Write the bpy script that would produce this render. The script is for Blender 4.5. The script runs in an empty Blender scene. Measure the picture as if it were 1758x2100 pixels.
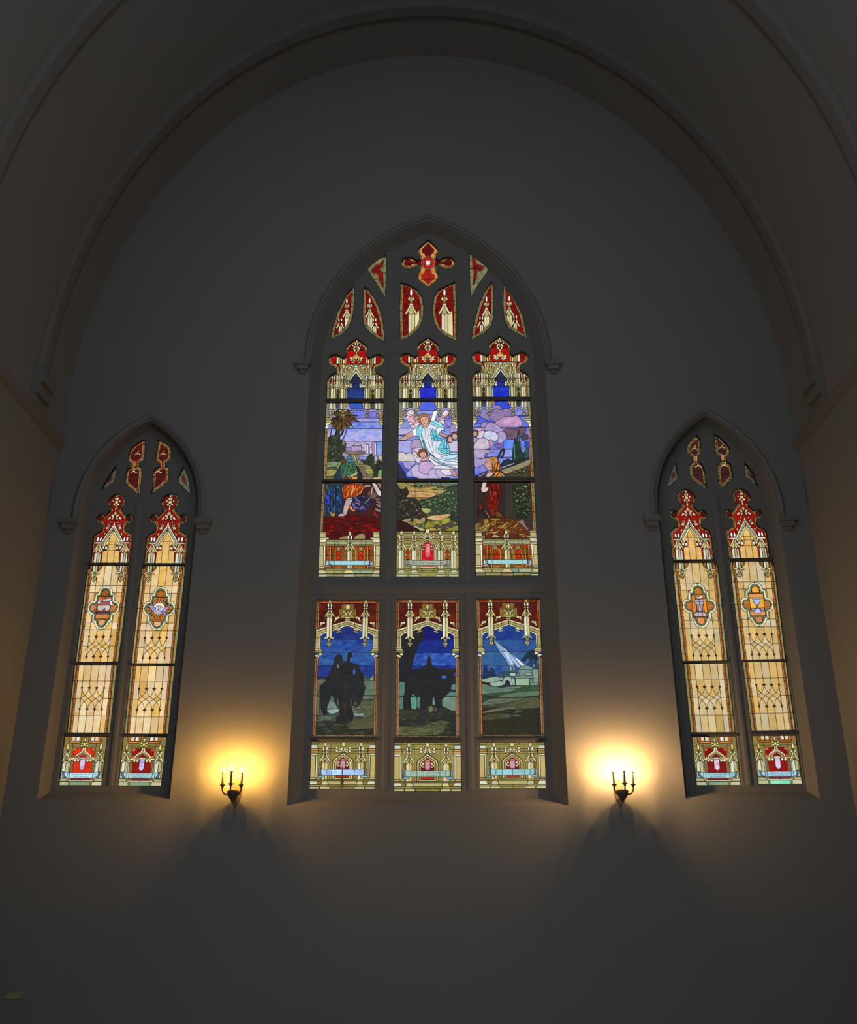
import bpy, bmesh, math, random
import numpy as np
from mathutils import Vector
from mathutils.geometry import delaunay_2d_cdt

scene = bpy.context.scene
COL = scene.collection

# ---------------------------------------------------------------- camera, world, exposure
FPX, UC, VC = 1950.0, 879.0, 1050.0
PITCH = math.atan(0.398)
CAM = (0.0, -11.7, 1.6)
cam_data = bpy.data.cameras.new('camera')
cam_data.sensor_fit = 'VERTICAL'
cam_data.sensor_height = 24.0
cam_data.lens = FPX / 2100.0 * 24.0
cam = bpy.data.objects.new('camera', cam_data)
cam.location = CAM
cam.rotation_euler = (math.pi / 2 + PITCH, 0, 0)
COL.objects.link(cam)
scene.camera = cam

world = bpy.data.worlds.new('overcast_sky')
scene.world = world
world.use_nodes = True
wbg = world.node_tree.nodes['Background']
wbg.inputs['Color'].default_value = (1.0, 1.0, 1.0, 1)
wbg.inputs['Strength'].default_value = 1.05

vs = scene.view_settings
vs.view_transform = 'Standard'
vs.look = 'None'
vs.exposure = 0.0
vs.gamma = 1.0
vs.use_curve_mapping = False

# ---------------------------------------------------------------- helpers
_c, _s = math.cos(PITCH), math.sin(PITCH)
YG = 0.20          # plane of the glass behind the wall face (y = 0)

def wp(u, v, y=YG):
    """point of the photograph -> point on the upright plane at depth y"""
    t = (VC - v) / FPX
    a = (u - UC) / FPX
    k = (y - CAM[1]) / (_c - t * _s)
    return (a * k, y, CAM[2] + (_s + t * _c) * k)

def lin(c):
    c /= 255.0
    return c / 12.92 if c <= 0.04045 else ((c + 0.055) / 1.055) ** 2.4

def rgb(h):
    return tuple(lin(int(h[i:i + 2], 16)) for i in (0, 2, 4))

def link(name, mesh, parent=None, mat=None):
    o = bpy.data.objects.new(name, mesh)
    COL.objects.link(o)
    if parent is not None:
        o.parent = parent
    if mat is not None:
        mesh.materials.append(mat)
    return o

def mesh_from(name, verts, faces):
    m = bpy.data.meshes.new(name)
    m.from_pydata(verts, [], faces)
    m.update()
    return m

def empty(name, loc, label=None, cat=None, group=None, kind=None):
    o = bpy.data.objects.new(name, None)
    o.empty_display_size = 0.1
    o.location = loc
    COL.objects.link(o)
    for k, v in (('label', label), ('category', cat), ('group', group), ('kind', kind)):
        if v:
            o[k] = v
    return o

def nmat(name):
    m = bpy.data.materials.new(name)
    m.use_nodes = True
    nt = m.node_tree
    nt.nodes.clear()
    return m, nt, nt.nodes.new

def plaster(name, c1, c2, scale, rough=0.9, bump=0.15):
    m, nt, N = nmat(name)
    out = N('ShaderNodeOutputMaterial'); p = N('ShaderNodeBsdfPrincipled')
    tc = N('ShaderNodeTexCoord'); n = N('ShaderNodeTexNoise'); mx = N('ShaderNodeMix'); mx.data_type = 'RGBA'
    n.inputs['Scale'].default_value = scale; n.inputs['Detail'].default_value = 5
    n2 = N('ShaderNodeTexNoise'); n2.inputs['Scale'].default_value = scale * 30
    b = N('ShaderNodeBump'); b.inputs['Strength'].default_value = bump; b.inputs['Distance'].default_value = 0.004
    nt.links.new(tc.outputs['Object'], n.inputs['Vector'])
    nt.links.new(tc.outputs['Object'], n2.inputs['Vector'])
    nt.links.new(n2.outputs['Fac'], b.inputs['Height'])
    nt.links.new(b.outputs['Normal'], p.inputs['Normal'])
    mx.inputs[6].default_value = (*c1, 1); mx.inputs[7].default_value = (*c2, 1)
    nt.links.new(n.outputs['Fac'], mx.inputs[0])
    nt.links.new(mx.outputs[2], p.inputs['Base Color'])
    p.inputs['Roughness'].default_value = rough
    p.inputs['Specular IOR Level'].default_value = 0.1
    nt.links.new(p.outputs[0], out.inputs[0])
    return m

LAMP_L, LAMP_R = 5800.0, 7400.0     # radiance of the flame bulbs
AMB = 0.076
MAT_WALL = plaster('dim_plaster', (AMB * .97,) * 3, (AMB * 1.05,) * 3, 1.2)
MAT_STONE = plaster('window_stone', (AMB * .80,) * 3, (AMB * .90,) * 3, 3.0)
MAT_LEAD = plaster('lead', (.032, .031, .031), (.036, .035, .035), 8.0, 0.8, 0.05)
MAT_IRON = plaster('dark_iron', (.03, .029, .028), (.042, .04, .038), 12.0, 0.8, 0.05)
MAT_BRONZE = plaster('dark_bronze', (.04, .033, .026), (.055, .045, .035), 15.0, 0.6, 0.05)

def glass_material():
    m, nt, N = nmat('opalescent_glass')
    out = N('ShaderNodeOutputMaterial')
    a = N('ShaderNodeAttribute'); a.attribute_name = 'tint'
    b = N('ShaderNodeAttribute'); b.attribute_name = 'streak'
    tc = N('ShaderNodeTexCoord'); oi = N('ShaderNodeObjectInfo')
    add = N('ShaderNodeVectorMath'); add.operation = 'ADD'
    mp = N('ShaderNodeMapping'); mp.inputs['Scale'].default_value = (9, 9, 16)
    rnd = N('ShaderNodeVectorMath'); rnd.operation = 'SCALE'; rnd.inputs[0].default_value = (17, 0, 11)
    no = N('ShaderNodeTexNoise'); no.inputs['Scale'].default_value = 1.0; no.inputs['Detail'].default_value = 4
    no.inputs['Distortion'].default_value = 0.8
    mr = N('ShaderNodeMapRange'); mr.inputs[1].default_value = 0.34; mr.inputs[2].default_value = 0.66
    mx = N('ShaderNodeMix'); mx.data_type = 'RGBA'
    fine = N('ShaderNodeTexNoise'); fine.inputs['Scale'].default_value = 90; fine.inputs['Detail'].default_value = 3
    mr2 = N('ShaderNodeMapRange'); mr2.inputs[1].default_value = 0.3; mr2.inputs[2].default_value = 0.7
    mr2.inputs[3].default_value = 0.93; mr2.inputs[4].default_value = 1.06
    sc = N('ShaderNodeVectorMath'); sc.operation = 'SCALE'
    g = N('ShaderNodeGamma'); g.inputs[1].default_value = 0.5      # two faces of one pane are crossed
    t = N('ShaderNodeBsdfTransparent')
    L = nt.links.new
    L(tc.outputs['Object'], mp.inputs['Vector']); L(oi.outputs['Random'], rnd.inputs[3])
    L(mp.outputs[0], add.inputs[0]); L(rnd.outputs[0], add.inputs[1]); L(add.outputs[0], no.inputs['Vector'])
    L(no.outputs['Fac'], mr.inputs[0]); L(mr.outputs[0], mx.inputs[0])
    L(a.outputs['Color'], mx.inputs[6]); L(b.outputs['Color'], mx.inputs[7])
    L(tc.outputs['Object'], fine.inputs['Vector']); L(fine.outputs['Fac'], mr2.inputs[0])
    L(mx.outputs[2], sc.inputs[0]); L(mr2.outputs[0], sc.inputs[3])
    L(sc.outputs[0], g.inputs[0]); L(g.outputs[0], t.inputs[0]); L(t.outputs[0], out.inputs[0])
    return m

MAT_GLASS = glass_material()
MAT_INK = plaster('glass_paint', (.035, .034, .04), (.04, .04, .045), 8, 0.9, 0)

# ---------------------------------------------------------------- leaded glass builder
PAL = dict(
    W='fbfaf4', w='dddbc0', c='cec491', C='ded4a2', o='958b50', O='b0a66e', k='6d6337', g='6f8266', G='55784f',
    y='dcb866', Y='eecb7c', a='de8a3e', A='b0642e', r='b21610', R='d83214', d='601214', D='461a1b',
    b='2c36bd', B='1a1f78', N='2f3448', s='5a78e0', S='98a6e4', p='a996be', q='c9bcd4', Q='e9e4ee', t='7cd6e4',
    T='4cb2cc', f='d8aca2', F='b2867c', h='7e4c30', K='323130', M='5f4838', m='826a52', v='3f4f3a', V='343a31',
    e='93a37e', P='d98a92', z='b8c8c4', l='cfe8f0')

def pts(s):
    v = [float(x) for x in s.split()] if isinstance(s, str) else list(s)
    return [(v[i], v[i + 1]) for i in range(0, len(v), 2)] if v and not isinstance(v[0], (tuple, list)) else v

def smooth(p, closed=True, n=4):
    out = []
    L = len(p)
    rng = range(L if closed else L - 1)
    for i in rng:
        if closed:
            a, b, c, d = p[i - 1], p[i], p[(i + 1) % L], p[(i + 2) % L]
        else:
            a, b, c, d = p[max(i - 1, 0)], p[i], p[i + 1], p[min(i + 2, L - 1)]
        for j in range(n):
            t = j / n
            out.append(tuple(0.5 * (2 * b[k] + (c[k] - a[k]) * t + (2 * a[k] - 5 * b[k] + 4 * c[k] - d[k]) * t * t
                                    + (3 * b[k] - a[k] - 3 * c[k] + d[k]) * t ** 3) for k in (0, 1)))
    if not closed:
        out.append(p[-1])
    return out

def area2(p):
    return sum(p[i - 1][0] * p[i][1] - p[i][0] * p[i - 1][1] for i in range(len(p)))

def inset(p, d):
    """polygon moved inwards by d (outwards when d < 0)"""
    n = len(p)
    s = 1.0 if area2(p) > 0 else -1.0
    out = []
    for i in range(n):
        a, b, c = p[i - 1], p[i], p[(i + 1) % n]
        e1 = (b[0] - a[0], b[1] - a[1]); e2 = (c[0] - b[0], c[1] - b[1])
        l1 = math.hypot(*e1) or 1e-9; l2 = math.hypot(*e2) or 1e-9
        n1 = (-e1[1] / l1 * s, e1[0] / l1 * s); n2 = (-e2[1] / l2 * s, e2[0] / l2 * s)
        k = 1 + n1[0] * n2[0] + n1[1] * n2[1]
        k = max(k, 0.5)
        out.append((b[0] + (n1[0] + n2[0]) / k * d, b[1] + (n1[1] + n2[1]) / k * d))
    return out

def ribbon(p, w):
    l, r = [], []
    for i in range(len(p)):
        a, b = p[max(i - 1, 0)], p[min(i + 1, len(p) - 1)]
        dx, dy = b[0] - a[0], b[1] - a[1]
        k = math.hypot(dx, dy) or 1e-9
        ww = w[min(i, len(w) - 1)] if isinstance(w, (list, tuple)) else w
        l.append((p[i][0] - dy / k * ww / 2, p[i][1] + dx / k * ww / 2))
        r.append((p[i][0] + dy / k * ww / 2, p[i][1] - dx / k * ww / 2))
    return l + r[::-1]

def inside(poly, x, y):
    r = np.zeros(x.shape, bool)
    px = np.array([q[0] for q in poly]); py = np.array([q[1] for q in poly])
    qx, qy = np.roll(px, 1), np.roll(py, 1)
    for i in range(len(px)):
        if py[i] == qy[i]:
            continue
        cnd = (py[i] > y) != (qy[i] > y)
        r ^= cnd & (x < (qx[i] - px[i]) * (y - py[i]) / (qy[i] - py[i]) + px[i])
    return r

def affine(src, dst):
    A = np.array([[x, y, 1] for x, y in src], float)
    M = np.linalg.lstsq(A, np.array(dst, float), rcond=None)[0]
    return lambda x, y: (x * M[0][0] + y * M[1][0] + M[2][0], x * M[0][1] + y * M[1][1] + M[2][1])

def crop(x0, y0, s):
    return lambda x, y: (x0 + x / s, y0 + y / s)

def chain(f, g):
    return lambda x, y: g(*f(x, y))

_rng = random.Random(7)

class Art:
    """one leaded panel: shapes in painter's order, cut by lead lines"""
    def __init__(self, fmap):
        self.f = fmap
        self.sh = []      # (pixel polygon, col, streak, lead)
        self.ln = []      # (order, pixel polyline)
        self.texts = []
        self.outline = None

    def _px(self, p):
        return [self.f(x, y) for x, y in p]

    def P(self, col, s, c2=None, sm=0, mir=None, lead=1):
        p = pts(s)
        if sm:
            p = smooth(p, True, 4)
        self.sh.append((self._px(p), col, c2, lead))
        if mir is not None:
            self.sh.append((self._px([(2 * mir - x, y) for x, y in p]), col, c2, lead))
        return p

    def out(self, col, s, c2=None, sm=0, mir=None):
        p = pts(s)
        if mir is not None:
            p = p + [(2 * mir - x, y) for x, y in p[::-1] if abs(x - mir) > 1e-6]
        if sm:
            p = smooth(p, True, 4)
        self.sh.append((self._px(p), col, c2, 1))
        self.outline = self.sh[-1][0]
        return p

    def E(self, col, cx, cy, rx, ry=None, rot=0, mir=None, c2=None, n=10, lead=1):
        ry = ry or rx
        for s in ((1,) if mir is None else (1, -1)):
            x0 = cx if s == 1 else 2 * mir - cx
            a = math.radians(rot) * s
            p = []
            for i in range(n):
                q = 2 * math.pi * i / n
                x, y = rx * math.cos(q), ry * math.sin(q)
                p.append((x0 + x * math.cos(a) - y * math.sin(a), cy + x * math.sin(a) + y * math.cos(a)))
            self.sh.append((self._px(p), col, c2, lead))

    def leaf(self, col, x0, y0, x1, y1, w, mir=None, c2=None, lead=1):
        for s in ((1,) if mir is None else (1, -1)):
            X0, X1 = (x0, x1) if s == 1 else (2 * mir - x0, 2 * mir - x1)
            dx, dy = X1 - X0, y1 - y0
            k = math.hypot(dx, dy) or 1
            nx, ny = -dy / k * w / 2, dx / k * w / 2
            pr = [(0, 0), (.25, .75), (.5, 1), (.78, .65), (1, 0), (.78, -.65), (.5, -1), (.25, -.75)]
            self.sh.append((self._px([(X0 + dx * t + nx * v, y0 + dy * t + ny * v) for t, v in pr]), col, c2, lead))

    def B(self, col, s, w, sm=0, mir=None, c2=None, lead=1):
        p = pts(s)
        if sm:
            p = smooth(p, False, 4)
        self.P(col, ribbon(p, w), c2, 0, mir, lead)

    def L(self, s, sm=0, mir=None):
        p = pts(s)
        if sm:
            p = smooth(p, False, 4)
        self.ln.append((len(self.sh), self._px(p)))
        if mir is not None:
            self.ln.append((len(self.sh), self._px([(2 * mir - x, y) for x, y in p])))

    def ticks(self, p, d, step, start=0.3):
        q = inset(p, d)
        acc = step * start
        for i in range(len(p)):
            a, b = p[i], p[(i + 1) % len(p)]
            c, e = q[i], q[(i + 1) % len(p)]
            k = math.hypot(b[0] - a[0], b[1] - a[1])
            while acc < k:
                t = acc / k
                self.L([(a[0] + (b[0] - a[0]) * t, a[1] + (b[1] - a[1]) * t),
                        (c[0] + (e[0] - c[0]) * t, c[1] + (e[1] - c[1]) * t)])
                acc += step
            acc -= k

    def folds(self, cols, s, n, ang, ln, wd, seed=1, jit=14):
        """painted folds, feathers or leaves: small lens strokes inside a region"""
        r = random.Random(seed)
        p = pts(s)
        xs = [q[0] for q in p]; ys = [q[1] for q in p]
        k = 0
        for _ in range(n * 12):
            if k >= n:
                break
            x, y = r.uniform(min(xs), max(xs)), r.uniform(min(ys), max(ys))
            a = math.radians(ang + r.uniform(-jit, jit)); l = ln * r.uniform(.5, 1.2) / 2
            e = [(x - math.cos(a) * l, y - math.sin(a) * l), (x + math.cos(a) * l, y + math.sin(a) * l)]
            if all(inside(p, np.array([q[0]]), np.array([q[1]]))[0] for q in e):
                self.leaf(r.choice(cols), e[0][0], e[0][1], e[1][0], e[1][1], wd * r.uniform(.6, 1.2), lead=0)
                k += 1

    # ------------------------------------------------------------ mesh
    def build(self, name, label, cat, group, lead_w=0.9, y=YG, min_area=26.0):
        out = self.outline
        V, Ed, key = [], [], {}
        def vid(p):
            k = (round(p[0], 4), round(p[1], 4))
            if k not in key:
                key[k] = len(V); V.append(Vector(k))
            return key[k]
        src = []
        for si, (p, *_r) in enumerate(self.sh):
            ids = [vid(q) for q in p]
            for i in range(len(ids)):
                if ids[i - 1] != ids[i]:
                    Ed.append((ids[i - 1], ids[i])); src.append(-1)
        for order, p in self.ln:
            ids = [vid(q) for q in p]
            for i in range(1, len(ids)):
                if ids[i - 1] != ids[i]:
                    Ed.append((ids[i - 1], ids[i])); src.append(order)
        vo, eo, fo, _ov, oe, _of = delaunay_2d_cdt(V, Ed, [], 0, 0.001)
        vo = np.array([(q[0], q[1]) for q in vo])
        tri = np.array([f for f in fo if len(f) == 3])
        cen = vo[tri].mean(axis=1)
        ar = 0.5 * np.abs((vo[tri[:, 1], 0] - vo[tri[:, 0], 0]) * (vo[tri[:, 2], 1] - vo[tri[:, 0], 1])
                          - (vo[tri[:, 2], 0] - vo[tri[:, 0], 0]) * (vo[tri[:, 1], 1] - vo[tri[:, 0], 1]))
        ins = inside(out, cen[:, 0], cen[:, 1])
        tri, cen, ar = tri[ins], cen[ins], ar[ins]
        lab = np.full(len(tri), -1)
        for si in range(len(self.sh) - 1, -1, -1):
            todo = lab < 0
            if not todo.any():
                break
            p = self.sh[si][0]
            xs = [q[0] for q in p]; ys = [q[1] for q in p]
            cand = np.where(todo & (cen[:, 0] >= min(xs)) & (cen[:, 0] <= max(xs)) & (cen[:, 1] >= min(ys)) & (cen[:, 1] <= max(ys)))[0]
            if len(cand):
                hit = inside(p, cen[cand, 0], cen[cand, 1])
                lab[cand[hit]] = si
        lab[lab < 0] = 0
        bas = lab.copy()          # the glass under painted strokes: lead lines pass over the paint
        isp = np.array([not q[3] for q in self.sh])
        todo = np.where(isp[lab])[0]
        for si in range(len(self.sh) - 1, -1, -1):
            if not len(todo):
                break
            if isp[si]:
                continue
            hit = inside(self.sh[si][0], cen[todo, 0], cen[todo, 1]) & (lab[todo] > si)
            bas[todo[hit]] = si
            todo = todo[~hit]
        cut = {}
        for e, o in zip(eo, oe):
            m = max([src[i] for i in o if i < len(src)], default=-1)
            if m >= 0:
                cut[(min(e), max(e))] = m
        # connected panes
        par = list(range(len(tri)))
        def find(a):
            while par[a] != a:
                par[a] = par[par[a]]; a = par[a]
            return a
        emap = {}
        for ti, t in enumerate(tri):
            for i in range(3):
                a, b = int(t[i - 1]), int(t[i])
                emap.setdefault((min(a, b), max(a, b)), []).append(ti)
        for e, ts in emap.items():
            if len(ts) == 2:
                a, b = ts
                if lab[a] == lab[b] and cut.get(e, -1) <= bas[a]:
                    par[find(a)] = find(b)
        comp = np.array([find(i) for i in range(len(tri))])
        # slivers join their largest neighbour
        for _ in range(3):
            ca = {}
            for i, q in enumerate(comp):
                ca[q] = ca.get(q, 0) + ar[i]
            small = {q for q, v in ca.items() if v < 1.6}
            if not small:
                break
            best = {}
            for e, ts in emap.items():
                if len(ts) == 2:
                    a, b = comp[ts[0]], comp[ts[1]]
                    if a != b:
                        k = math.dist(vo[e[0]], vo[e[1]])
                        for p_, q_ in ((a, b), (b, a)):
                            if p_ in small and q_ not in small:
                                d = best.setdefault(p_, {})
                                d[q_] = d.get(q_, 0) + k
            mv = {p_: max(d, key=d.get) for p_, d in best.items()}
            if not mv:
                break
            labof = {q: lab[np.where(comp == q)[0][0]] for q in set(mv.values())}
            for i in range(len(comp)):
                if comp[i] in mv:
                    q = mv[comp[i]]
                    comp[i] = q; lab[i] = labof[q]
        # placing
        us = [q[0] for q in out]; vs_ = [q[1] for q in out]
        o3 = wp((min(us) + max(us)) / 2, max(vs_), y)
        root = empty(name, o3, label, cat, group)
        W3 = np.array([wp(q[0], q[1], y) for q in vo]) - np.array(o3)
        TH = 0.004
        groups = {}
        for i, q in enumerate(comp):
            groups.setdefault(q, []).append(i)
        solo, tiny, paint = [], [], []
        for q, ts in groups.items():
            s = self.sh[lab[ts[0]]]
            A = ar[ts].sum()
            (paint if not s[3] else solo if A >= min_area else tiny).append(ts)
        solo.sort(key=lambda ts: -ar[ts].sum())
        if len(solo) > 290:
            tiny += solo[290:]; solo = solo[:290]
        def tint(ts):
            _p, col, c2, _l = self.sh[lab[ts[0]]]
            if isinstance(col, (list, tuple)):
                col = _rng.choice(col)
            if isinstance(c2, (list, tuple)):
                c2 = _rng.choice(c2)
            h = PAL.get(col, col)
            c1 = np.array(rgb(h))
            if c2:
                cc = np.array(rgb(PAL.get(c2, c2)))
            else:
                cc = c1 * (0.80 + 0.3 * np.array([_rng.random() for _ in range(3)]))
            j = 0.92 + 0.18 * _rng.random()
            return np.minimum(c1 * j, 1.0), np.minimum(cc * j, 1.0)
        def slab(nm, lst):
            vv, ff, t1, t2 = [], [], [], []
            for ts in lst:
                a, b = tint(ts)
                loc = {}
                ec = {}
                for ti in ts:
                    t = tri[ti]
                    for i in range(3):
                        x = int(t[i])
                        if x not in loc:
                            loc[x] = len(vv); w = W3[x]
                            vv.append((w[0], w[1] - TH / 2, w[2])); vv.append((w[0], w[1] + TH / 2, w[2]))
                        e = (int(t[i - 1]), int(t[i]))
                        ec[(min(e), max(e))] = ec.get((min(e), max(e)), 0) + 1
                n0 = len(ff)
                for ti in ts:
                    A_, B_, C_ = (loc[int(x)] for x in tri[ti])
                    ff.append((A_, C_, B_)); ff.append((A_ + 1, B_ + 1, C_ + 1))
                for e, k in ec.items():
                    if k == 1:
                        p_, q_ = loc[e[0]], loc[e[1]]
                        ff.append((p_, q_, q_ + 1, p_ + 1))
                for _ in range(len(ff) - n0):
                    t1.append(a); t2.append(b)
            m = mesh_from(nm, vv, ff)
            for an, tt in (('tint', t1), ('streak', t2)):
                at = m.attributes.new(an, 'FLOAT_COLOR', 'CORNER')
                arr = np.ones((len(m.loops), 4), np.float32)
                k = 0
                for fi, f in enumerate(ff):
                    arr[k:k + len(f), :3] = tt[fi]; k += len(f)
                at.data.foreach_set('color', arr.ravel())
            return link(nm, m, root, MAT_GLASS)
        for ts in solo:
            slab('pane', [ts])
        if tiny:
            o = slab('small_panes', tiny); o['kind'] = 'stuff'
        if paint:
            o = slab('painted_detail', paint); o['kind'] = 'stuff'
        # lead cames
        vv, ff = [], []
        def came(a, b, w):
            p, q = W3[a], W3[b]
            d = q - p
            k = np.linalg.norm(d)
            if k < 1e-6:
                return
            d /= k
            nrm = np.array([-d[2], 0, d[0]]) * w / 2
            p = p - d * w * .3; q = q + d * w * .3
            f_, b_ = np.array([0, -0.006, 0]), np.array([0, 0.001, 0])
            i = len(vv)
            vv.extend([tuple(p + nrm + b_), tuple(p + nrm * .55 + f_), tuple(p - nrm * .55 + f_), tuple(p - nrm + b_),
                       tuple(q + nrm + b_), tuple(q + nrm * .55 + f_), tuple(q - nrm * .55 + f_), tuple(q - nrm + b_)])
            ff.extend([(i, i + 1, i + 5, i + 4), (i + 1, i + 2, i + 6, i + 5), (i + 2, i + 3, i + 7, i + 6)])
        for e, ts in emap.items():
            if len(ts) == 2:
                a, b = ts
                if comp[a] == comp[b]:
                    if cut.get(e, -1) > bas[a]:
                        came(e[0], e[1], lead_w * 0.0058)
                    continue
                if lab[a] != lab[b]:
                    top = max(lab[a], lab[b])
                    if not self.sh[top][3] and cut.get(e, -1) <= min(bas[a], bas[b]):
                        continue
                came(e[0], e[1], lead_w * 0.0064)
            else:
                came(e[0], e[1], lead_w * 0.009)
        link('lead_came', mesh_from('lead_came', vv, ff), root, MAT_LEAD)
        for tx in self.texts:
            tx(root, np.array(o3))
        PANELS.append((root, out))
        return root

PANELS = []
# ---------------------------------------------------------------- the place: wall with three openings, side walls, vault, floor
HX, ZS, RISE = 5.03, 7.75, 6.55          # half width, springing and rise of the vault
Y_END = -5.4

def tag(o, **k):
    for a, b in k.items():
        o[a] = b
    return o

def vault_profile(n=48, a=HX, b=RISE, z0=ZS):
    return [(-a * math.cos(math.pi * i / n), z0 + b * math.sin(math.pi * i / n)) for i in range(n + 1)]

def arch(xc, hw, zb, zs, za, n=16):
    """pointed-arch outline from bottom left, over the apex, to bottom right"""
    r = za - zs
    R = (hw * hw + r * r) / (2 * hw)
    a1 = math.asin(min(1, r / R))
    L = [(xc - hw + R - R * math.cos(a1 * i / n), zs + R * math.sin(a1 * i / n)) for i in range(n + 1)]
    return [(xc - hw, zb)] + L + [(2 * xc - x, z) for x, z in L[-2::-1]] + [(xc + hw, zb)]

def cdt_fill(outer, holes):
    V, E = [], []
    for p in [outer] + holes:
        k = len(V)
        V += [Vector(q) for q in p]
        E += [(k + i, k + (i + 1) % len(p)) for i in range(len(p))]
    vo, eo, fo, *_ = delaunay_2d_cdt(V, E, [], 0, 1e-5)
    v = np.array([(q[0], q[1]) for q in vo])
    t = np.array([f for f in fo if len(f) == 3])
    c = v[t].mean(axis=1)
    ok = inside(outer, c[:, 0], c[:, 1])
    for h in holes:
        ok &= ~inside(h, c[:, 0], c[:, 1])
    return v, t[ok]

#            centre x, half width at wall, sill z, springing z, apex z, half width at glass
def zpx(v, y=0.0):
    return wp(UC, v, y)[2]

WIN = {
    1: dict(xc=-0.01, hw=1.66, zb=zpx(1652), zs=zpx(735), za=zpx(452), ins=0.14),
    2: dict(xc=-3.845, hw=0.785, zb=zpx(1640), zs=zpx(1046), za=zpx(862), ins=0.07),
    3: dict(xc=3.835, hw=0.795, zb=zpx(1638), zs=zpx(1040), za=zpx(852), ins=0.07),
}
for w in WIN.values():
    w['outer'] = arch(w['xc'], w['hw'], w['zb'], w['zs'], w['za'])
    w['inner'] = arch(w['xc'], w['hw'] - w['ins'], w['zb'] + 0.10, w['zs'] + .02, w['za'] - w['ins'] * 1.1 + .06)

# end wall
prof = [(-HX, 0.0)] + vault_profile() + [(HX, 0.0)]
v2, t2 = cdt_fill(prof, [w['outer'] for w in WIN.values()])
vv = [(x, 0.0, z) for x, z in v2] + [(x, 0.34, z) for x, z in v2]
n = len(v2)
ff = [tuple(int(i) for i in t) for t in t2] + [tuple(int(i) + n for i in t[::-1]) for t in t2]
tag(link('wall_back', mesh_from('wall_back', vv, ff), None, MAT_WALL), kind='structure', label='dim plaster end wall with three tall stained glass windows', category='wall')

def slab(name, x0, x1, y0, y1, z0, z1, mat, parent=None, **k):
    v = [(x, y, z) for x in (x0, x1) for y in (y0, y1) for z in (z0, z1)]
    f = [(0, 1, 3, 2), (4, 6, 7, 5), (0, 4, 5, 1), (2, 3, 7, 6), (0, 2, 6, 4), (1, 5, 7, 3)]
    return tag(link(name, mesh_from(name, v, f), parent, mat), **k)

slab('wall_left', -HX - .25, -HX, Y_END, 0.34, 0, ZS, MAT_WALL, kind='structure', label='dim reddish plaster side wall at the left edge', category='wall')
slab('wall_right', HX, HX + .25, Y_END, 0.34, 0, ZS, MAT_WALL, kind='structure', label='dim reddish plaster side wall at the right edge', category='wall')
slab('floor', -HX - .25, HX + .25, -13.5, 0.34, -.15, 0, MAT_STONE, kind='structure', label='dark floor of the church hall', category='floor')
# vault, two skins
pi_, po_ = vault_profile(48), vault_profile(48, HX + .2, RISE + .2)
vv, ff = [], []
for p in (pi_, po_):
    for y in (Y_END, 0.34):
        vv += [(x, y, z) for x, z in p]
m_ = len(pi_)
for k in (0, 2):
    for i in range(m_ - 1):
        a = k * m_ + i
        ff.append((a, a + 1, a + m_ + 1, a + m_))
tag(link('ceiling', mesh_from('ceiling', vv, ff), None, MAT_WALL), kind='structure', label='dark curved vault over the end wall', category='ceiling')

def sweep(path, sec, closed_sec=True):
    """sec: list of (offset along local normal, offset along y); path: (x, z) list"""
    vv, ff = [], []
    for i, (x, z) in enumerate(path):
        a, b = path[max(i - 1, 0)], path[min(i + 1, len(path) - 1)]
        dx, dz = b[0] - a[0], b[1] - a[1]
        k = math.hypot(dx, dz) or 1
        nx, nz = dz / k, -dx / k
        for o, y in sec:
            vv.append((x + nx * o, y, z + nz * o))
    m = len(sec)
    for i in range(len(path) - 1):
        for j in range(m):
            ff.append((i * m + j, i * m + (j + 1) % m, (i + 1) * m + (j + 1) % m, (i + 1) * m + j))
    ff.append(tuple(range(m))); ff.append(tuple(range((len(path) - 1) * m, len(path) * m))[::-1])
    return vv, ff

tn = 0
for y0, wd in ((-0.9, .34), (-3.15, .34)):
    tn += 1
    vv, ff = sweep(vault_profile(64), [(-.01, y0 - wd / 2), (.03, y0 - wd / 2), (.06, y0 - wd / 4), (.06, y0 + wd / 4), (.03, y0 + wd / 2), (-.01, y0 + wd / 2)])
    r = link('trim_%d' % tn, mesh_from('rib', vv, ff), None, MAT_STONE)
    tag(r, kind='structure', label=['dark curved rib of the vault next to the end wall', 'dark curved rib of the vault crossing the upper corners'][tn - 1], category='rib')
    for s in (-1, 1):      # stepped corbels under the rib
        vv, ff = [], []
        for zt, zb, d in ((ZS + .02, ZS - .14, .14), (ZS - .14, ZS - .30, .10), (ZS - .30, ZS - .45, .05)):
            i = len(vv)
            xa, xb = s * (HX + .01), s * (HX - d)
            vv += [(x, y, z) for x in (xa, xb) for y in (y0 - wd * .55, y0 + wd * .55) for z in (zb, zt)]
            ff += [tuple(i + q for q in f) for f in ((0, 1, 3, 2), (4, 6, 7, 5), (0, 4, 5, 1), (2, 3, 7, 6), (0, 2, 6, 4), (1, 5, 7, 3))]
        link('corbel', mesh_from('corbel', vv, ff), r, MAT_STONE)
for s, nm in ((-1, 'left'), (1, 'right')):       # string course along each side wall
    tn += 1
    sec = [(0, 7.16), (.03, 7.18), (.07, 7.23), (.07, 7.29), (.02, 7.33), (0, 7.33)]
    vv = [(s * (HX + .005 - o), y, z) for y in (Y_END, 0.0) for o, z in sec]
    k = len(sec)
    ff = [(i, (i + 1) % k, k + (i + 1) % k, k + i) for i in range(k)]
    tag(link('trim_%d' % tn, mesh_from('string_course', vv, ff), None, MAT_STONE), kind='structure', label='thin moulded string course high on the %s side wall' % nm, category='moulding')

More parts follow.
